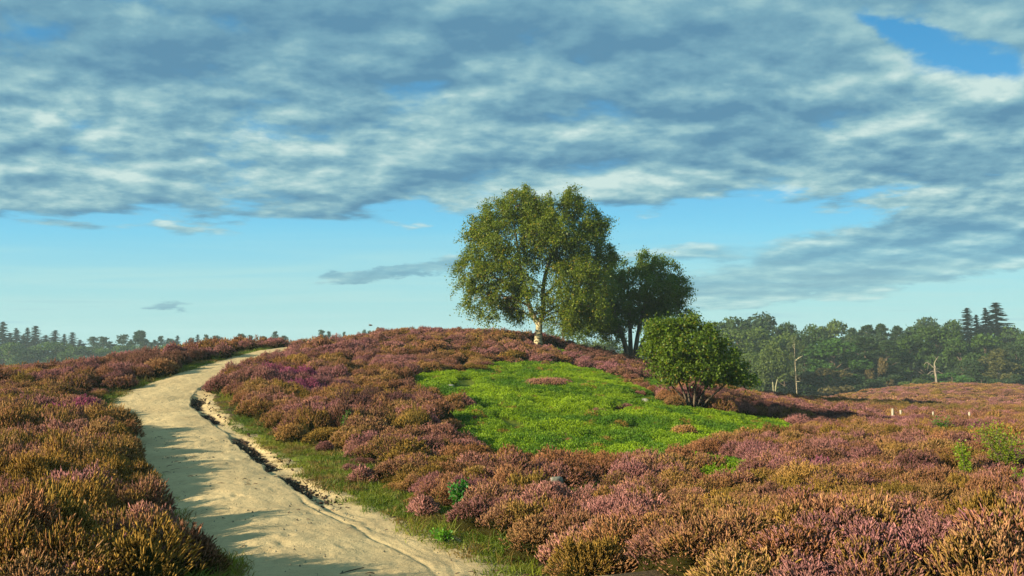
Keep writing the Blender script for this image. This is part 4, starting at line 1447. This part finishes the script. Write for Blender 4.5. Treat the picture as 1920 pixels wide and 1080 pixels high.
# ------------------------------------------------------------------ forest
def proto_broad(seed, lobes_n=20, slim=1.0, droop=0.0, card=0.034, n=5200, low=0.12):
    """unit high broadleaf: trunk and crown built of many leaf sprays on uneven lobes"""
    rng = np.random.default_rng(seed)
    tr = Geo(); cr = Geo()
    tr.tube(spline([(0, 0, -0.02), (0.01, 0.0, 0.25), (-0.005, 0.01, 0.5), (0.01, 0, 0.85)], 0.06), np.linspace(0.022, 0.005, 15)[:len(spline([(0, 0, -0.02), (0.01, 0.0, 0.25), (-0.005, 0.01, 0.5), (0.01, 0, 0.85)], 0.06))], 7) if False else None
    pts = spline([(0, 0, -0.02), (0.01, 0.0, 0.25), (-0.005, 0.01, 0.5), (0.01, 0, 0.85)], 0.06)
    tr.tube(pts, np.linspace(0.022, 0.005, len(pts)), 7)
    for i in range(lobes_n):
        h = low + (1 - low) * (i + 0.5) / lobes_n
        env = 0.31 * slim * math.sin(math.pi * min(1, (h - low + 0.16) / (1 - low + 0.2))) ** 0.65
        a = rng.uniform(0, 6.28) + i * 2.4
        rr = rng.uniform(0.45, 0.85) * env
        c = np.array((math.cos(a) * rr, math.sin(a) * rr, h * 0.93 + rng.normal(0, 0.02)))
        R = np.array((1, 1, 0.75)) * rng.uniform(0.09, 0.145) * (0.75 + 0.25 * slim)
        bp = np.array([(0, 0, max(0.08, c[2] - 0.16)), c * (0.5, 0.5, 1) - (0, 0, .05), c])
        tr.tube(bp, [0.009, 0.006, 0.003], 5)
        m_ = int(n / lobes_n)
        dr = unit(rng, m_)
        dr[:, 2] = np.where(dr[:, 2] < -0.3, dr[:, 2] * 0.5, dr[:, 2])
        cen = c + dr * R * (0.72 + 0.33 * rng.random(m_) ** 0.6)[:, None] + rng.normal(0, 0.012, (m_, 3))
        if droop: cen[:, 2] -= droop * rng.random(m_) ** 2
        ax = unit(rng, m_) + dr * 0.3 - np.array((0, 0, droop * 8))
        nr = dr * 0.9 + unit(rng, m_) * 0.8
        col = np.ones((m_, 3)) * rng.uniform(0.65, 1.3, (m_, 1)) * rng.uniform(0.85, 1.15)
        cr.cards(cen, ax, nr, card * rng.uniform(0.7, 1.4, m_), card * 0.8, col, 0.1)
    return tr.build('trunk', M_BARK, link=False, smooth=True).data, cr.build('crown', M_FAR, link=False).data


def proto_spruce(seed, n_whorl=44, wide=0.17):
    rng = np.random.default_rng(seed)
    tr = Geo(); cr = Geo()
    tr.tube([(0, 0, -0.02), (0, 0, 0.5), (0, 0, 0.99)], [0.016, 0.010, 0.002], 7)
    for i in range(n_whorl):
        f = i / (n_whorl - 1)
        h0 = 0.08 + 0.905 * f
        L = wide * (1 - f) ** 0.8 * rng.uniform(0.8, 1.2) + 0.014
        k = int(9 - 4 * f)
        for j in range(k):
            a = j * 6.283 / k + rng.uniform(-.3, .3) + i
            l = L * rng.uniform(0.55, 1.15); h = min(0.985, h0 + rng.uniform(-.011, .011))
            d = np.array((math.cos(a), math.sin(a), 0))
            p0 = np.array((0, 0, h)); p1 = p0 + d * l * 0.6 - np.array((0, 0, l * 0.30)); p2 = p0 + d * l - np.array((0, 0, l * 0.22))
            tr.tube([p0, p1, p2], [0.003, 0.002, 0.001], 3)
            m_ = int(16 + 26 * l / wide)
            t = rng.random(m_)[:, None]
            cen = (1 - t) ** 2 * p0 + 2 * t * (1 - t) * p1 + t * t * p2
            side = np.array((-d[1], d[0], 0))
            sw = rng.uniform(-1, 1, (m_, 1))
            cen = cen + side * sw * l * 0.30 * (1.1 - t) - np.array((0, 0, 1)) * np.abs(sw) * l * 0.10
            ax = d + side * sw * 0.8 + unit(rng, m_) * 0.25
            nr = np.array((0, 0, 1.0)) + unit(rng, m_) * 0.6
            col = np.ones((m_, 3)) * rng.uniform(0.6, 1.3, (m_, 1))
            cr.cards(cen, ax, nr, (0.024 + 0.16 * l) * rng.uniform(.7, 1.3, m_), 0.016 + 0.06 * l, col, 0.1)
    return tr.build('trunk', M_BARK, link=False, smooth=True).data, cr.build('crown', M_FAR, link=False).data


def proto_pine(seed, n_cl=22, low=0.35, wide=0.2, card=0.026, dens=150):
    rng = np.random.default_rng(seed)
    tr = Geo(); cr = Geo()
    pts = spline([(0, 0, -0.02), (0.012, 0, 0.3), (-0.008, 0.008, 0.65), (0.006, 0, 0.97)], 0.06)
    tr.tube(pts, np.linspace(0.018, 0.004, len(pts)), 7)
    for i in range(n_cl):
        f = (i + rng.random()) / n_cl
        h = low + (0.99 - low) * f
        env = wide * (1 - f ** (1.6 if low < 0.35 else 1.0)) ** 0.75 * (0.6 + 0.7 * min(1, f * 3)) + 0.008
        a = i * 2.4 + rng.uniform(-.5, .5)
        rr = env * rng.uniform(0.25, 1.0)
        c = np.array((math.cos(a) * rr, math.sin(a) * rr, h))
        z0 = max(0.1, h - rr * 0.55)
        tr.tube([(0, 0, z0), tuple(c * (0.55, 0.55, 1) - (0, 0, rr * 0.1)), tuple(c)], [0.006, 0.004, 0.002], 4)
        R = np.array((1, 1, 0.62)) * rng.uniform(0.030, 0.066) * (wide / 0.2) ** 0.5
        m_ = dens
        dr = unit(rng, m_)
        cen = c + dr * R * rng.uniform(0.3, 1.08, (m_, 1))
        ax = dr + np.array((0, 0, 0.5)) + unit(rng, m_) * 0.5
        col = np.ones((m_, 3)) * rng.uniform(0.6, 1.3, (m_, 1))
        cr.cards(cen, ax, unit(rng, m_) + np.array((0, 0, .4)), card * rng.uniform(0.7, 1.4, m_), card * 0.42, col, 0.1)
    return tr.build('trunk', M_BARK, link=False, smooth=True).data, cr.build('crown', M_FAR, link=False).data


PROTO = {
    'broad': [proto_broad(1000 + i, 22, 1.25, 0, 0.036, 6200, 0.05) for i in range(4)],
    'birch': [proto_broad(1100 + i, 18, 0.95, 0.035, 0.026, 6500, 0.06) for i in range(3)],
    'shrub': [proto_broad(1200 + i, 12, 2.1, 0, 0.060, 3000, 0.12) for i in range(2)],
    'spruce': [proto_spruce(1300 + i, 40 + 4 * i, 0.17 + 0.02 * i) for i in range(3)],
    'pine': [proto_pine(1400 + i, 46, 0.25, 0.20, 0.030, 170) for i in range(3)],
    'thinpine': [proto_pine(1500 + i, 30, 0.40, 0.15, 0.026, 90) for i in range(3)],
}
KINDNAME = {'broad': ('broadleaf_tree', 'tree'), 'birch': ('birch_tree', 'tree'), 'shrub': ('woodland_shrub', 'shrub'), 'spruce': ('spruce_tree', 'tree'),
            'pine': ('pine_tree', 'tree'), 'thinpine': ('pine_tree', 'tree')}
TONE = {'broad': (0.050, 0.092, 0.016), 'birch': (0.075, 0.115, 0.020), 'shrub': (0.050, 0.080, 0.016), 'spruce': (0.028, 0.056, 0.024), 'pine': (0.044, 0.080, 0.024),
        'thinpine': (0.050, 0.080, 0.034)}
_frng = np.random.default_rng(77)
_count = {}


def forest_tree(kind, u, vtop, Y, wpx, label, group, tone=None, base_drop=0.0, hmin=None):
    """a tree whose tip reaches photo row vtop; wpx = crown width in photo pixels"""
    top = P(u, vtop, Y)
    z0 = terrain(top[0], Y)[0] - base_drop
    H = top[2] - z0
    i = _count.get(kind, 0); _count[kind] = i + 1
    tm, cm = PROTO[kind][i % len(PROTO[kind])]
    name, cat = KINDNAME[kind]
    root = empty(name, (top[0], Y, z0))
    root.rotation_euler = (0, 0, _frng.uniform(0, 6.28))
    co = np.empty(len(cm.vertices) * 3, np.float32); cm.vertices.foreach_get('co', co); co = co.reshape(-1, 3)
    natural = np.percentile(np.hypot(co[:, 0], co[:, 1]), 96) * 2
    zt = co[:, 2].max()
    w = wpx * Y / F / natural * (1.8 if kind == 'spruce' else 1.7 if group == LG and kind == 'birch' else 1.3)
    root.scale = (w, w, H / zt)
    for nm, me in (('trunk', tm), ('crown', cm)):
        o = bpy.data.objects.new(nm, me)
        COL.objects.link(o)
        o.parent = root
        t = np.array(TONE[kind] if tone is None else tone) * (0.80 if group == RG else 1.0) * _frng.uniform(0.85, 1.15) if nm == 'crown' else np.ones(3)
        o.color = (*t, 1.0)
    tag(root, label, cat, group)
    return root


RG = 'trees of the forest edge beyond the heath on the right'
LG = 'hazy conifers beyond the heather ridge on the left'
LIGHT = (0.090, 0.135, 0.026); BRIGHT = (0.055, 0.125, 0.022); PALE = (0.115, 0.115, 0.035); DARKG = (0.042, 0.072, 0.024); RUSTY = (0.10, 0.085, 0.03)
for a in [
    ('broad', 1325, 602, 185, 80, 'dark broadleaf crown showing just above the leafy bush'), ('broad', 1368, 592, 188, 80, 'broadleaf crown left of the highest rounded crown at the forest end'),
    ('broad', 1424, 583, 190, 95, 'highest rounded broadleaf crown at the left end of the forest edge', DARKG), ('broad', 1470, 601, 188, 66, 'broadleaf crown on the right shoulder of the highest rounded crown'),
    ('broad', 1497, 617, 186, 50, 'low broadleaf crown in the dip of the forest skyline'), ('broad', 1524, 606, 186, 46, 'narrow broadleaf crown left of the uneven tall crown past the skyline dip'),
    ('broad', 1558, 597, 188, 66, 'tall uneven broadleaf crown just right of the skyline dip', LIGHT), ('pine', 1597, 613, 184, 46, 'leftmost grey green pine right of the uneven tall crown'),
    ('pine', 1625, 607, 186, 46, 'second grey green pine from the left in the skyline pine row'), ('pine', 1650, 605, 186, 44, 'tallest grey green pine in the skyline pine row'),
    ('pine', 1682, 609, 184, 46, 'rightmost grey green pine in the skyline pine row'), ('broad', 1712, 607, 186, 50, 'broadleaf crown between the pine row and the dark flat topped crown'),
    ('broad', 1742, 592, 190, 60, 'dark flat topped broadleaf crown highest between the pines and spruces', DARKG), ('broad', 1778, 598, 188, 60, 'broadleaf crown left of the spruce group'),
    ('spruce', 1813, 577, 196, 44, 'left spruce of the dark spruce group at the right'), ('spruce', 1830, 590, 198, 30, 'smallest spruce in the gap of the dark spruce group'),
    ('spruce', 1847, 577, 200, 36, 'slim spruce touching the tallest spruce at its left'), ('spruce', 1867, 567, 198, 66, 'tallest and widest dark spruce of the forest edge'),
    ('broad', 1893, 607, 196, 60, 'hazy broadleaf crown behind and right of the tallest spruce'), ('broad', 1922, 616, 184, 50, 'broadleaf crown cut by the right edge of the picture'),
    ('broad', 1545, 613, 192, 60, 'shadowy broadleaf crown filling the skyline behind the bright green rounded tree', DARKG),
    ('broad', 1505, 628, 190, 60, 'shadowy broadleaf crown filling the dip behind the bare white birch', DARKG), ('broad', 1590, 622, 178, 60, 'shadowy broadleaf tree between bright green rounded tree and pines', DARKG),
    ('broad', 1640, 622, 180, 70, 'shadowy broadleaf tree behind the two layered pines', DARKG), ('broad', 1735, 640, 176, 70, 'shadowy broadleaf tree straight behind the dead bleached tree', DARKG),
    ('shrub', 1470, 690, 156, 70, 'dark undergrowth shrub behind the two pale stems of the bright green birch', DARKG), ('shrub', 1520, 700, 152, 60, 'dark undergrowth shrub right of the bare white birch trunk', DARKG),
    ('birch', 1050, 626, 150, 70, 'hazy light green tree seen under the right side of the tall birch', LIGHT), ('birch', 1100, 630, 150, 70, 'hazy light green tree above the dark heather slope between birch and dark tree', LIGHT),
    ('birch', 1145, 632, 150, 66, 'hazy light green tree just left of the stems of the dark tree', LIGHT), ('birch', 1200, 640, 155, 60, 'hazy green tree seen between the stems of the dark tree', LIGHT),
    ('birch', 1340, 626, 160, 70, 'pale green birch crown above the right side of the leafy bush', LIGHT), ('birch', 1385, 612, 164, 80, 'large pale green birch crown right of the leafy bush', LIGHT),
    ('birch', 1435, 612, 166, 80, 'wide pale green birch crown below the highest rounded crown', LIGHT), ('birch', 1475, 622, 168, 60, 'pale green birch crown behind the bare white birch trunk', LIGHT),
    ('birch', 1405, 658, 148, 66, 'low pale birch close to the right tip of the leafy bush', LIGHT),
    ('broad', 1562, 633, 152, 92, 'bright green rounded oak like tree standing forward of the forest', BRIGHT), ('shrub', 1545, 688, 146, 90, 'brownish green wide shrub at the foot of the bright green rounded tree', RUSTY),
    ('broad', 1508, 655, 160, 50, 'dark broadleaf tree between bare birch and bright green rounded tree', DARKG), ('pine', 1622, 630, 158, 70, 'broad layered pine right of the bright green rounded tree'),
    ('pine', 1662, 636, 156, 60, 'layered pine left of the dead bleached tree'), ('broad', 1705, 625, 162, 76, 'broadleaf tree behind the dead bleached tree, left half'),
    ('broad', 1755, 610, 164, 90, 'large broadleaf tree rising behind the dead bleached tree'), ('broad', 1800, 632, 158, 70, 'broadleaf tree under the left spruce'),
    ('broad', 1845, 622, 160, 80, 'broadleaf tree under the tallest spruce'), ('broad', 1868, 652, 150, 66, 'pale brownish tree in front of the forest at the right', PALE),
    ('broad', 1905, 640, 154, 60, 'dark tree at the right edge next to the pale brownish tree', DARKG), ('broad', 1812, 672, 150, 60, 'low dark broadleaf tree left of the pale brownish tree', DARKG),
    ('shrub', 1605, 700, 148, 60, 'dark low shrub right of the bright green rounded tree', DARKG), ('shrub', 1665, 700, 146, 66, 'dark shrub left of the dead bleached tree', DARKG),
    ('shrub', 1720, 708, 143, 60, 'yellowish green low shrub at the foot of the dead tree', LIGHT), ('shrub', 1785, 698, 143, 60, 'fresh green low shrub touching the dead tree from the right', BRIGHT),
    ('shrub', 1645, 668, 150, 40, 'rusty yellow shrub between the two layered pines', (0.14, 0.10, 0.03)), ('shrub', 1840, 705, 146, 70, 'dark low shrub at the foot of the pale brownish tree', DARKG),
    ('shrub', 1895, 700, 146, 60, 'dark low shrub in the right corner of the forest edge', DARKG),
    ('broad', 1970, 612, 186, 80, 'broadleaf tree just beyond the right edge, back row'), ('broad', 1950, 640, 156, 70, 'broadleaf tree just beyond the right edge, front row'),
]:
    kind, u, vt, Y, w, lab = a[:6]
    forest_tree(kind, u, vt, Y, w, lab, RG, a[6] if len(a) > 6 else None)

for a in [
    ('spruce', 6, 603, 290, 38, 'tallest hazy spruce, at the far left edge'), ('spruce', 31, 615, 296, 34, 'second hazy spruce from the left edge'), ('spruce', 52, 614, 300, 26, 'slim hazy spruce left of the broad tall spruce'),
    ('spruce', 67, 611, 292, 42, 'broad tall hazy spruce, fourth from the left edge'), ('spruce', 104, 619, 296, 40, 'broad hazy spruce after the first gap in the left row'),
    ('spruce', 121, 626, 306, 24, 'small bluish spruce between two broad hazy spruces'), ('spruce', 136, 623, 300, 36, 'last broad hazy spruce before the thin pines'),
    ('thinpine', 156, 643, 300, 26, 'low hazy pine right of the last broad spruce'), ('thinpine', 175, 630, 296, 26, 'thin hazy pine, left one of a pair'), ('thinpine', 194, 630, 292, 40, 'thin hazy pine with a long arm to the right'),
    ('thinpine', 215, 644, 300, 30, 'low hazy pine left of the forked pine'), ('thinpine', 231, 626, 292, 34, 'pointed hazy pine left of the umbrella shaped pine'), ('pine', 263, 618, 290, 46, 'umbrella shaped hazy pine standing clear above the ridge'),
    ('thinpine', 282, 640, 300, 30, 'low hazy pine just right of the umbrella shaped pine'), ('thinpine', 301, 629, 296, 28, 'thin hazy pine where the ridge hides the wood'), ('thinpine', 322, 634, 300, 22, 'tiny hazy pine left of a spruce tip over the ridge'),
    ('spruce', 333, 629, 300, 24, 'hazy spruce tip above the ridge left of the path crest'), ('thinpine', 359, 632, 300, 24, 'hazy rounded pine top beside two spruce tips'), ('spruce', 371, 627, 300, 22, 'hazy narrow spruce tip above the middle of the ridge'),
    ('thinpine', 387, 626, 290, 24, 'dark leaning pine top above the middle of the ridge'), ('thinpine', 406, 628, 298, 30, 'hazy pine top with spread arms above the ridge'), ('pine', 452, 624, 300, 36, 'wide pine top above the purple ridge heather'),
    ('thinpine', 470, 627, 300, 20, 'pale pine top right of the wide pine top'), ('pine', 493, 629, 300, 34, 'low wide pine top above the ridge near the path crest'), ('thinpine', 516, 620, 292, 26, 'forked pine top standing highest near the path crest'),
    ('thinpine', 533, 628, 300, 22, 'small pine top right of the forked one'), ('thinpine', 603, 617, 292, 24, 'pine top just over the crest where the path ends'), ('thinpine', 617, 620, 300, 20, 'small pine top right of the path crest'),
    ('thinpine', 683, 616.5, 300, 12, 'tiny pine tip left of the slanted board'), ('thinpine', 692, 618.5, 300, 14, 'tiny pine tip touching the slanted board'), ('thinpine', 645, 621, 300, 16, 'tiny pine tip midway between path crest and board'),
    ('spruce', 19, 624, 306, 34, 'hazy spruce filling behind the first two spruces at the left edge'), ('spruce', 44, 627, 308, 32, 'hazy spruce low between the second and the slim spruce'),
    ('spruce', 86, 628, 306, 36, 'hazy spruce closing the first gap in the left row'), ('spruce', 150, 637, 306, 32, 'small hazy spruce tip right of the last broad spruce'),
    ('spruce', 206, 640, 304, 30, 'small hazy spruce between the long armed and the pointed pine'), ('spruce', 246, 636, 302, 30, 'small hazy spruce just left of the umbrella shaped pine'),
    ('spruce', 290, 637, 304, 28, 'small hazy spruce right of the umbrella shaped pine'), ('spruce', 315, 634, 302, 26, 'small hazy spruce beside the thin pine where the ridge rises'),
    ('birch', 18, 640, 262, 50, 'hazy green tree in front of the tallest left spruce'), ('pine', 52, 652, 258, 60, 'brownish green pine low behind the ridge at the left', ), ('birch', 80, 640, 262, 46, 'hazy green tree in front of the broad tall spruce'),
    ('birch', 108, 638, 266, 44, 'hazy green tree below the spruce after the first gap'), ('birch', 135, 648, 262, 50, 'rounded hazy green tree below the last broad spruce'), ('birch', 168, 648, 268, 46, 'rounded hazy green tree below the pair of thin pines'),
    ('birch', 198, 650, 270, 44, 'rounded hazy green tree below the long armed pine'), ('birch', 232, 646, 272, 44, 'rounded hazy green tree below the pointed pine'), ('birch', 268, 646, 276, 44, 'rounded hazy green tree below the umbrella shaped pine'),
    ('birch', 306, 645, 280, 40, 'hazy green tree top below the thin pine by the ridge'), ('spruce', -30, 612, 294, 40, 'hazy spruce just beyond the left edge of the picture'),
]:
    kind, u, vt, Y, w, lab = a[:6]
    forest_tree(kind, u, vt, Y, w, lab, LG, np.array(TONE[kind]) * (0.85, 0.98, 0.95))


# white stemmed birches at the forest edge and the dead tree
def white_birch():
    Y = 140
    p = P(1494, 742, Y); z0 = terrain(p[0], Y)[0]
    root = empty('birch_tree', (p[0], Y, z0))
    tag(root, 'nearly bare birch with thin white trunk in front of the dark wood', 'tree', RG)
    L = lambda u, v, d=0: P(u, v, Y) - np.array((p[0], Y, z0)) + np.array((0, d, 0))
    g = Geo()
    pts = spline([(0, 0, -0.2), tuple(L(1494, 735)), tuple(L(1492, 700)), tuple(L(1490, 665)), tuple(L(1489, 640))], 0.4)
    g.tube(pts, np.linspace(0.12, 0.04, len(pts)), 8, np.array((0.62, 0.62, 0.66)))
    g.tube([L(1491, 677), L(1498, 671), L(1504, 667, -.3)], [.10, .07, .03], 5)
    g.tube([L(1490, 655), L(1487, 650), L(1486, 645)], [.10, .07, .03], 5)
    g.tube([L(1493, 716), L(1499, 715), L(1506, 714.5, .2)], [.07, .05, .02], 5)
    g.build('trunk', M_BIRCH, root, True)
    c = Geo(); rng = np.random.default_rng(4)
    for u, v, r in ((1488, 634, 7), (1495, 640, 6), (1480, 648, 6), (1503, 652, 6), (1484, 668, 6), (1500, 690, 6), (1486, 700, 5)):
        o = L(u, v); n = 150
        dr = unit(rng, n)
        c.cards(o + dr * r * Y / F * rng.random((n, 1)) ** .5 * np.array((1, 1, 1.3)), unit(rng, n) - np.array((0, 0, .8)), unit(rng, n), 0.22, 0.18, np.array((0.085, 0.11, 0.03)) * rng.uniform(.7, 1.3, (n, 1)))
    c.build('crown', M_LEAF, root)
    # twin stemmed birch left of it
    p2 = P(1450, 735, Y + 2); z2 = terrain(p2[0], Y + 2)[0]
    r2 = empty('birch_tree', (p2[0], Y + 2, z2))
    tag(r2, 'bright green birch with two pale stems at the forest edge', 'tree', RG)
    g = Geo()
    for (ua, ub) in ((1451, 1446), (1453, 1460)):
        a = np.array((0, 0, -.2)); b = P(ub, 700, Y + 2) - np.array((p2[0], Y + 2, z2)); m_ = P(ua + (ub - ua) * .3, 722, Y + 2) - np.array((p2[0], Y + 2, z2))
        g.tube([a, m_, b], [.13, .10, .06], 8, np.array((0.7, 0.75, 0.6)))
    g.build('trunk', M_POST, r2, True)
    c = Geo()
    for u, v, r in ((1450, 655, 16), (1438, 668, 16), (1463, 668, 16), (1450, 680, 20), (1432, 690, 16), (1470, 690, 15), (1450, 700, 18), (1436, 708, 12), (1466, 706, 12)):
        o = P(u, v, Y + 2) - np.array((p2[0], Y + 2, z2)) + np.array((0, rng.uniform(-1, 1), 0)); n = 520
        dr = unit(rng, n)
        c.cards(o + dr * r * Y / F * (0.5 + .5 * rng.random((n, 1))), unit(rng, n) - np.array((0, 0, .8)), unit(rng, n) + dr * .6, 0.36, 0.28, np.array((0.095, 0.135, 0.024)) * rng.uniform(.6, 1.3, (n, 1)))
    c.build('crown', M_LEAF, r2)


def dead_tree():
    Y = 138
    p = P(1756, 716, Y); z0 = terrain(p[0], Y)[0]
    L = lambda u, v, d=0: P(u, v, Y) - np.array((p[0], Y, z0)) + np.array((0, d, 0))
    g = Geo()
    def br(pts, r):
        s = spline([(*L(*q),) for q in pts], 0.25)
        g.tube(s, np.linspace(r[0] * .7, r[1] * .7, len(s)), 7, np.array((0.55, 0.55, 0.55)))
    s = spline([(0, 0, -.2), tuple(L(1755, 708)), tuple(L(1753, 695)), tuple(L(1753, 686))], 0.3)
    g.tube(s, np.linspace(0.20, 0.14, len(s)), 8, np.array((0.55, 0.55, 0.55)))
    br([(1753, 690), (1752, 682), (1755, 675), (1758, 668, -.3)], (.16, .04))
    br([(1753, 691), (1747, 686), (1741, 681), (1736, 680), (1734, 685, .3)], (.15, .035))
    br([(1741, 681), (1740, 688), (1739, 694)], (.06, .02))
    br([(1753, 697), (1747, 696), (1743, 699), (1740, 703, .4)], (.12, .03))
    br([(1753, 699), (1749, 700), (1745, 704)], (.08, .02))
    br([(1754, 697), (1759, 696), (1763, 699), (1765, 700, -.4)], (.12, .03))
    br([(1753, 693), (1759, 691), (1765, 690, .5)], (.08, .02))
    br([(1756, 673), (1754, 670), (1751, 668)], (.05, .015))
    o = g.build('dead_tree', M_DEAD, None, True)
    o.location = (p[0], Y, z0)
    tag(o, 'bleached leafless dead tree with crooked arms at the forest edge', 'tree')


white_birch()
dead_tree()


# ------------------------------------------------------------------ haze
def build_haze():
    x0, x1, y0, y1, z0, z1 = -760, 760, -30, 660, -20, 16
    v = [(x, y, z) for z in (z0, z1) for y in (y0, y1) for x in (x0, x1)]
    q = [(0, 2, 3, 1), (4, 5, 7, 6), (0, 1, 5, 4), (2, 6, 7, 3), (0, 4, 6, 2), (1, 3, 7, 5)]
    m, T = material('haze_air')
    pv = T.n('ShaderNodeVolumePrincipled')
    pv.inputs['Color'].default_value = (0.72, 0.93, 1.0, 1)
    pv.inputs['Density'].default_value = 0.00042
    out = T.n('ShaderNodeOutputMaterial')
    T.t.links.new(pv.outputs[0], out.inputs['Volume'])
    o = mesh('haze', v, q, None, None, m)
    tag(o, 'thin morning haze lying over the heath', kind='stuff')


build_haze()
SC.cycles.volume_bounces = 1
SC.cycles.max_bounces = 6
SC.cycles.diffuse_bounces = 3
SC.cycles.transmission_bounces = 4
SC.cycles.use_denoising = True
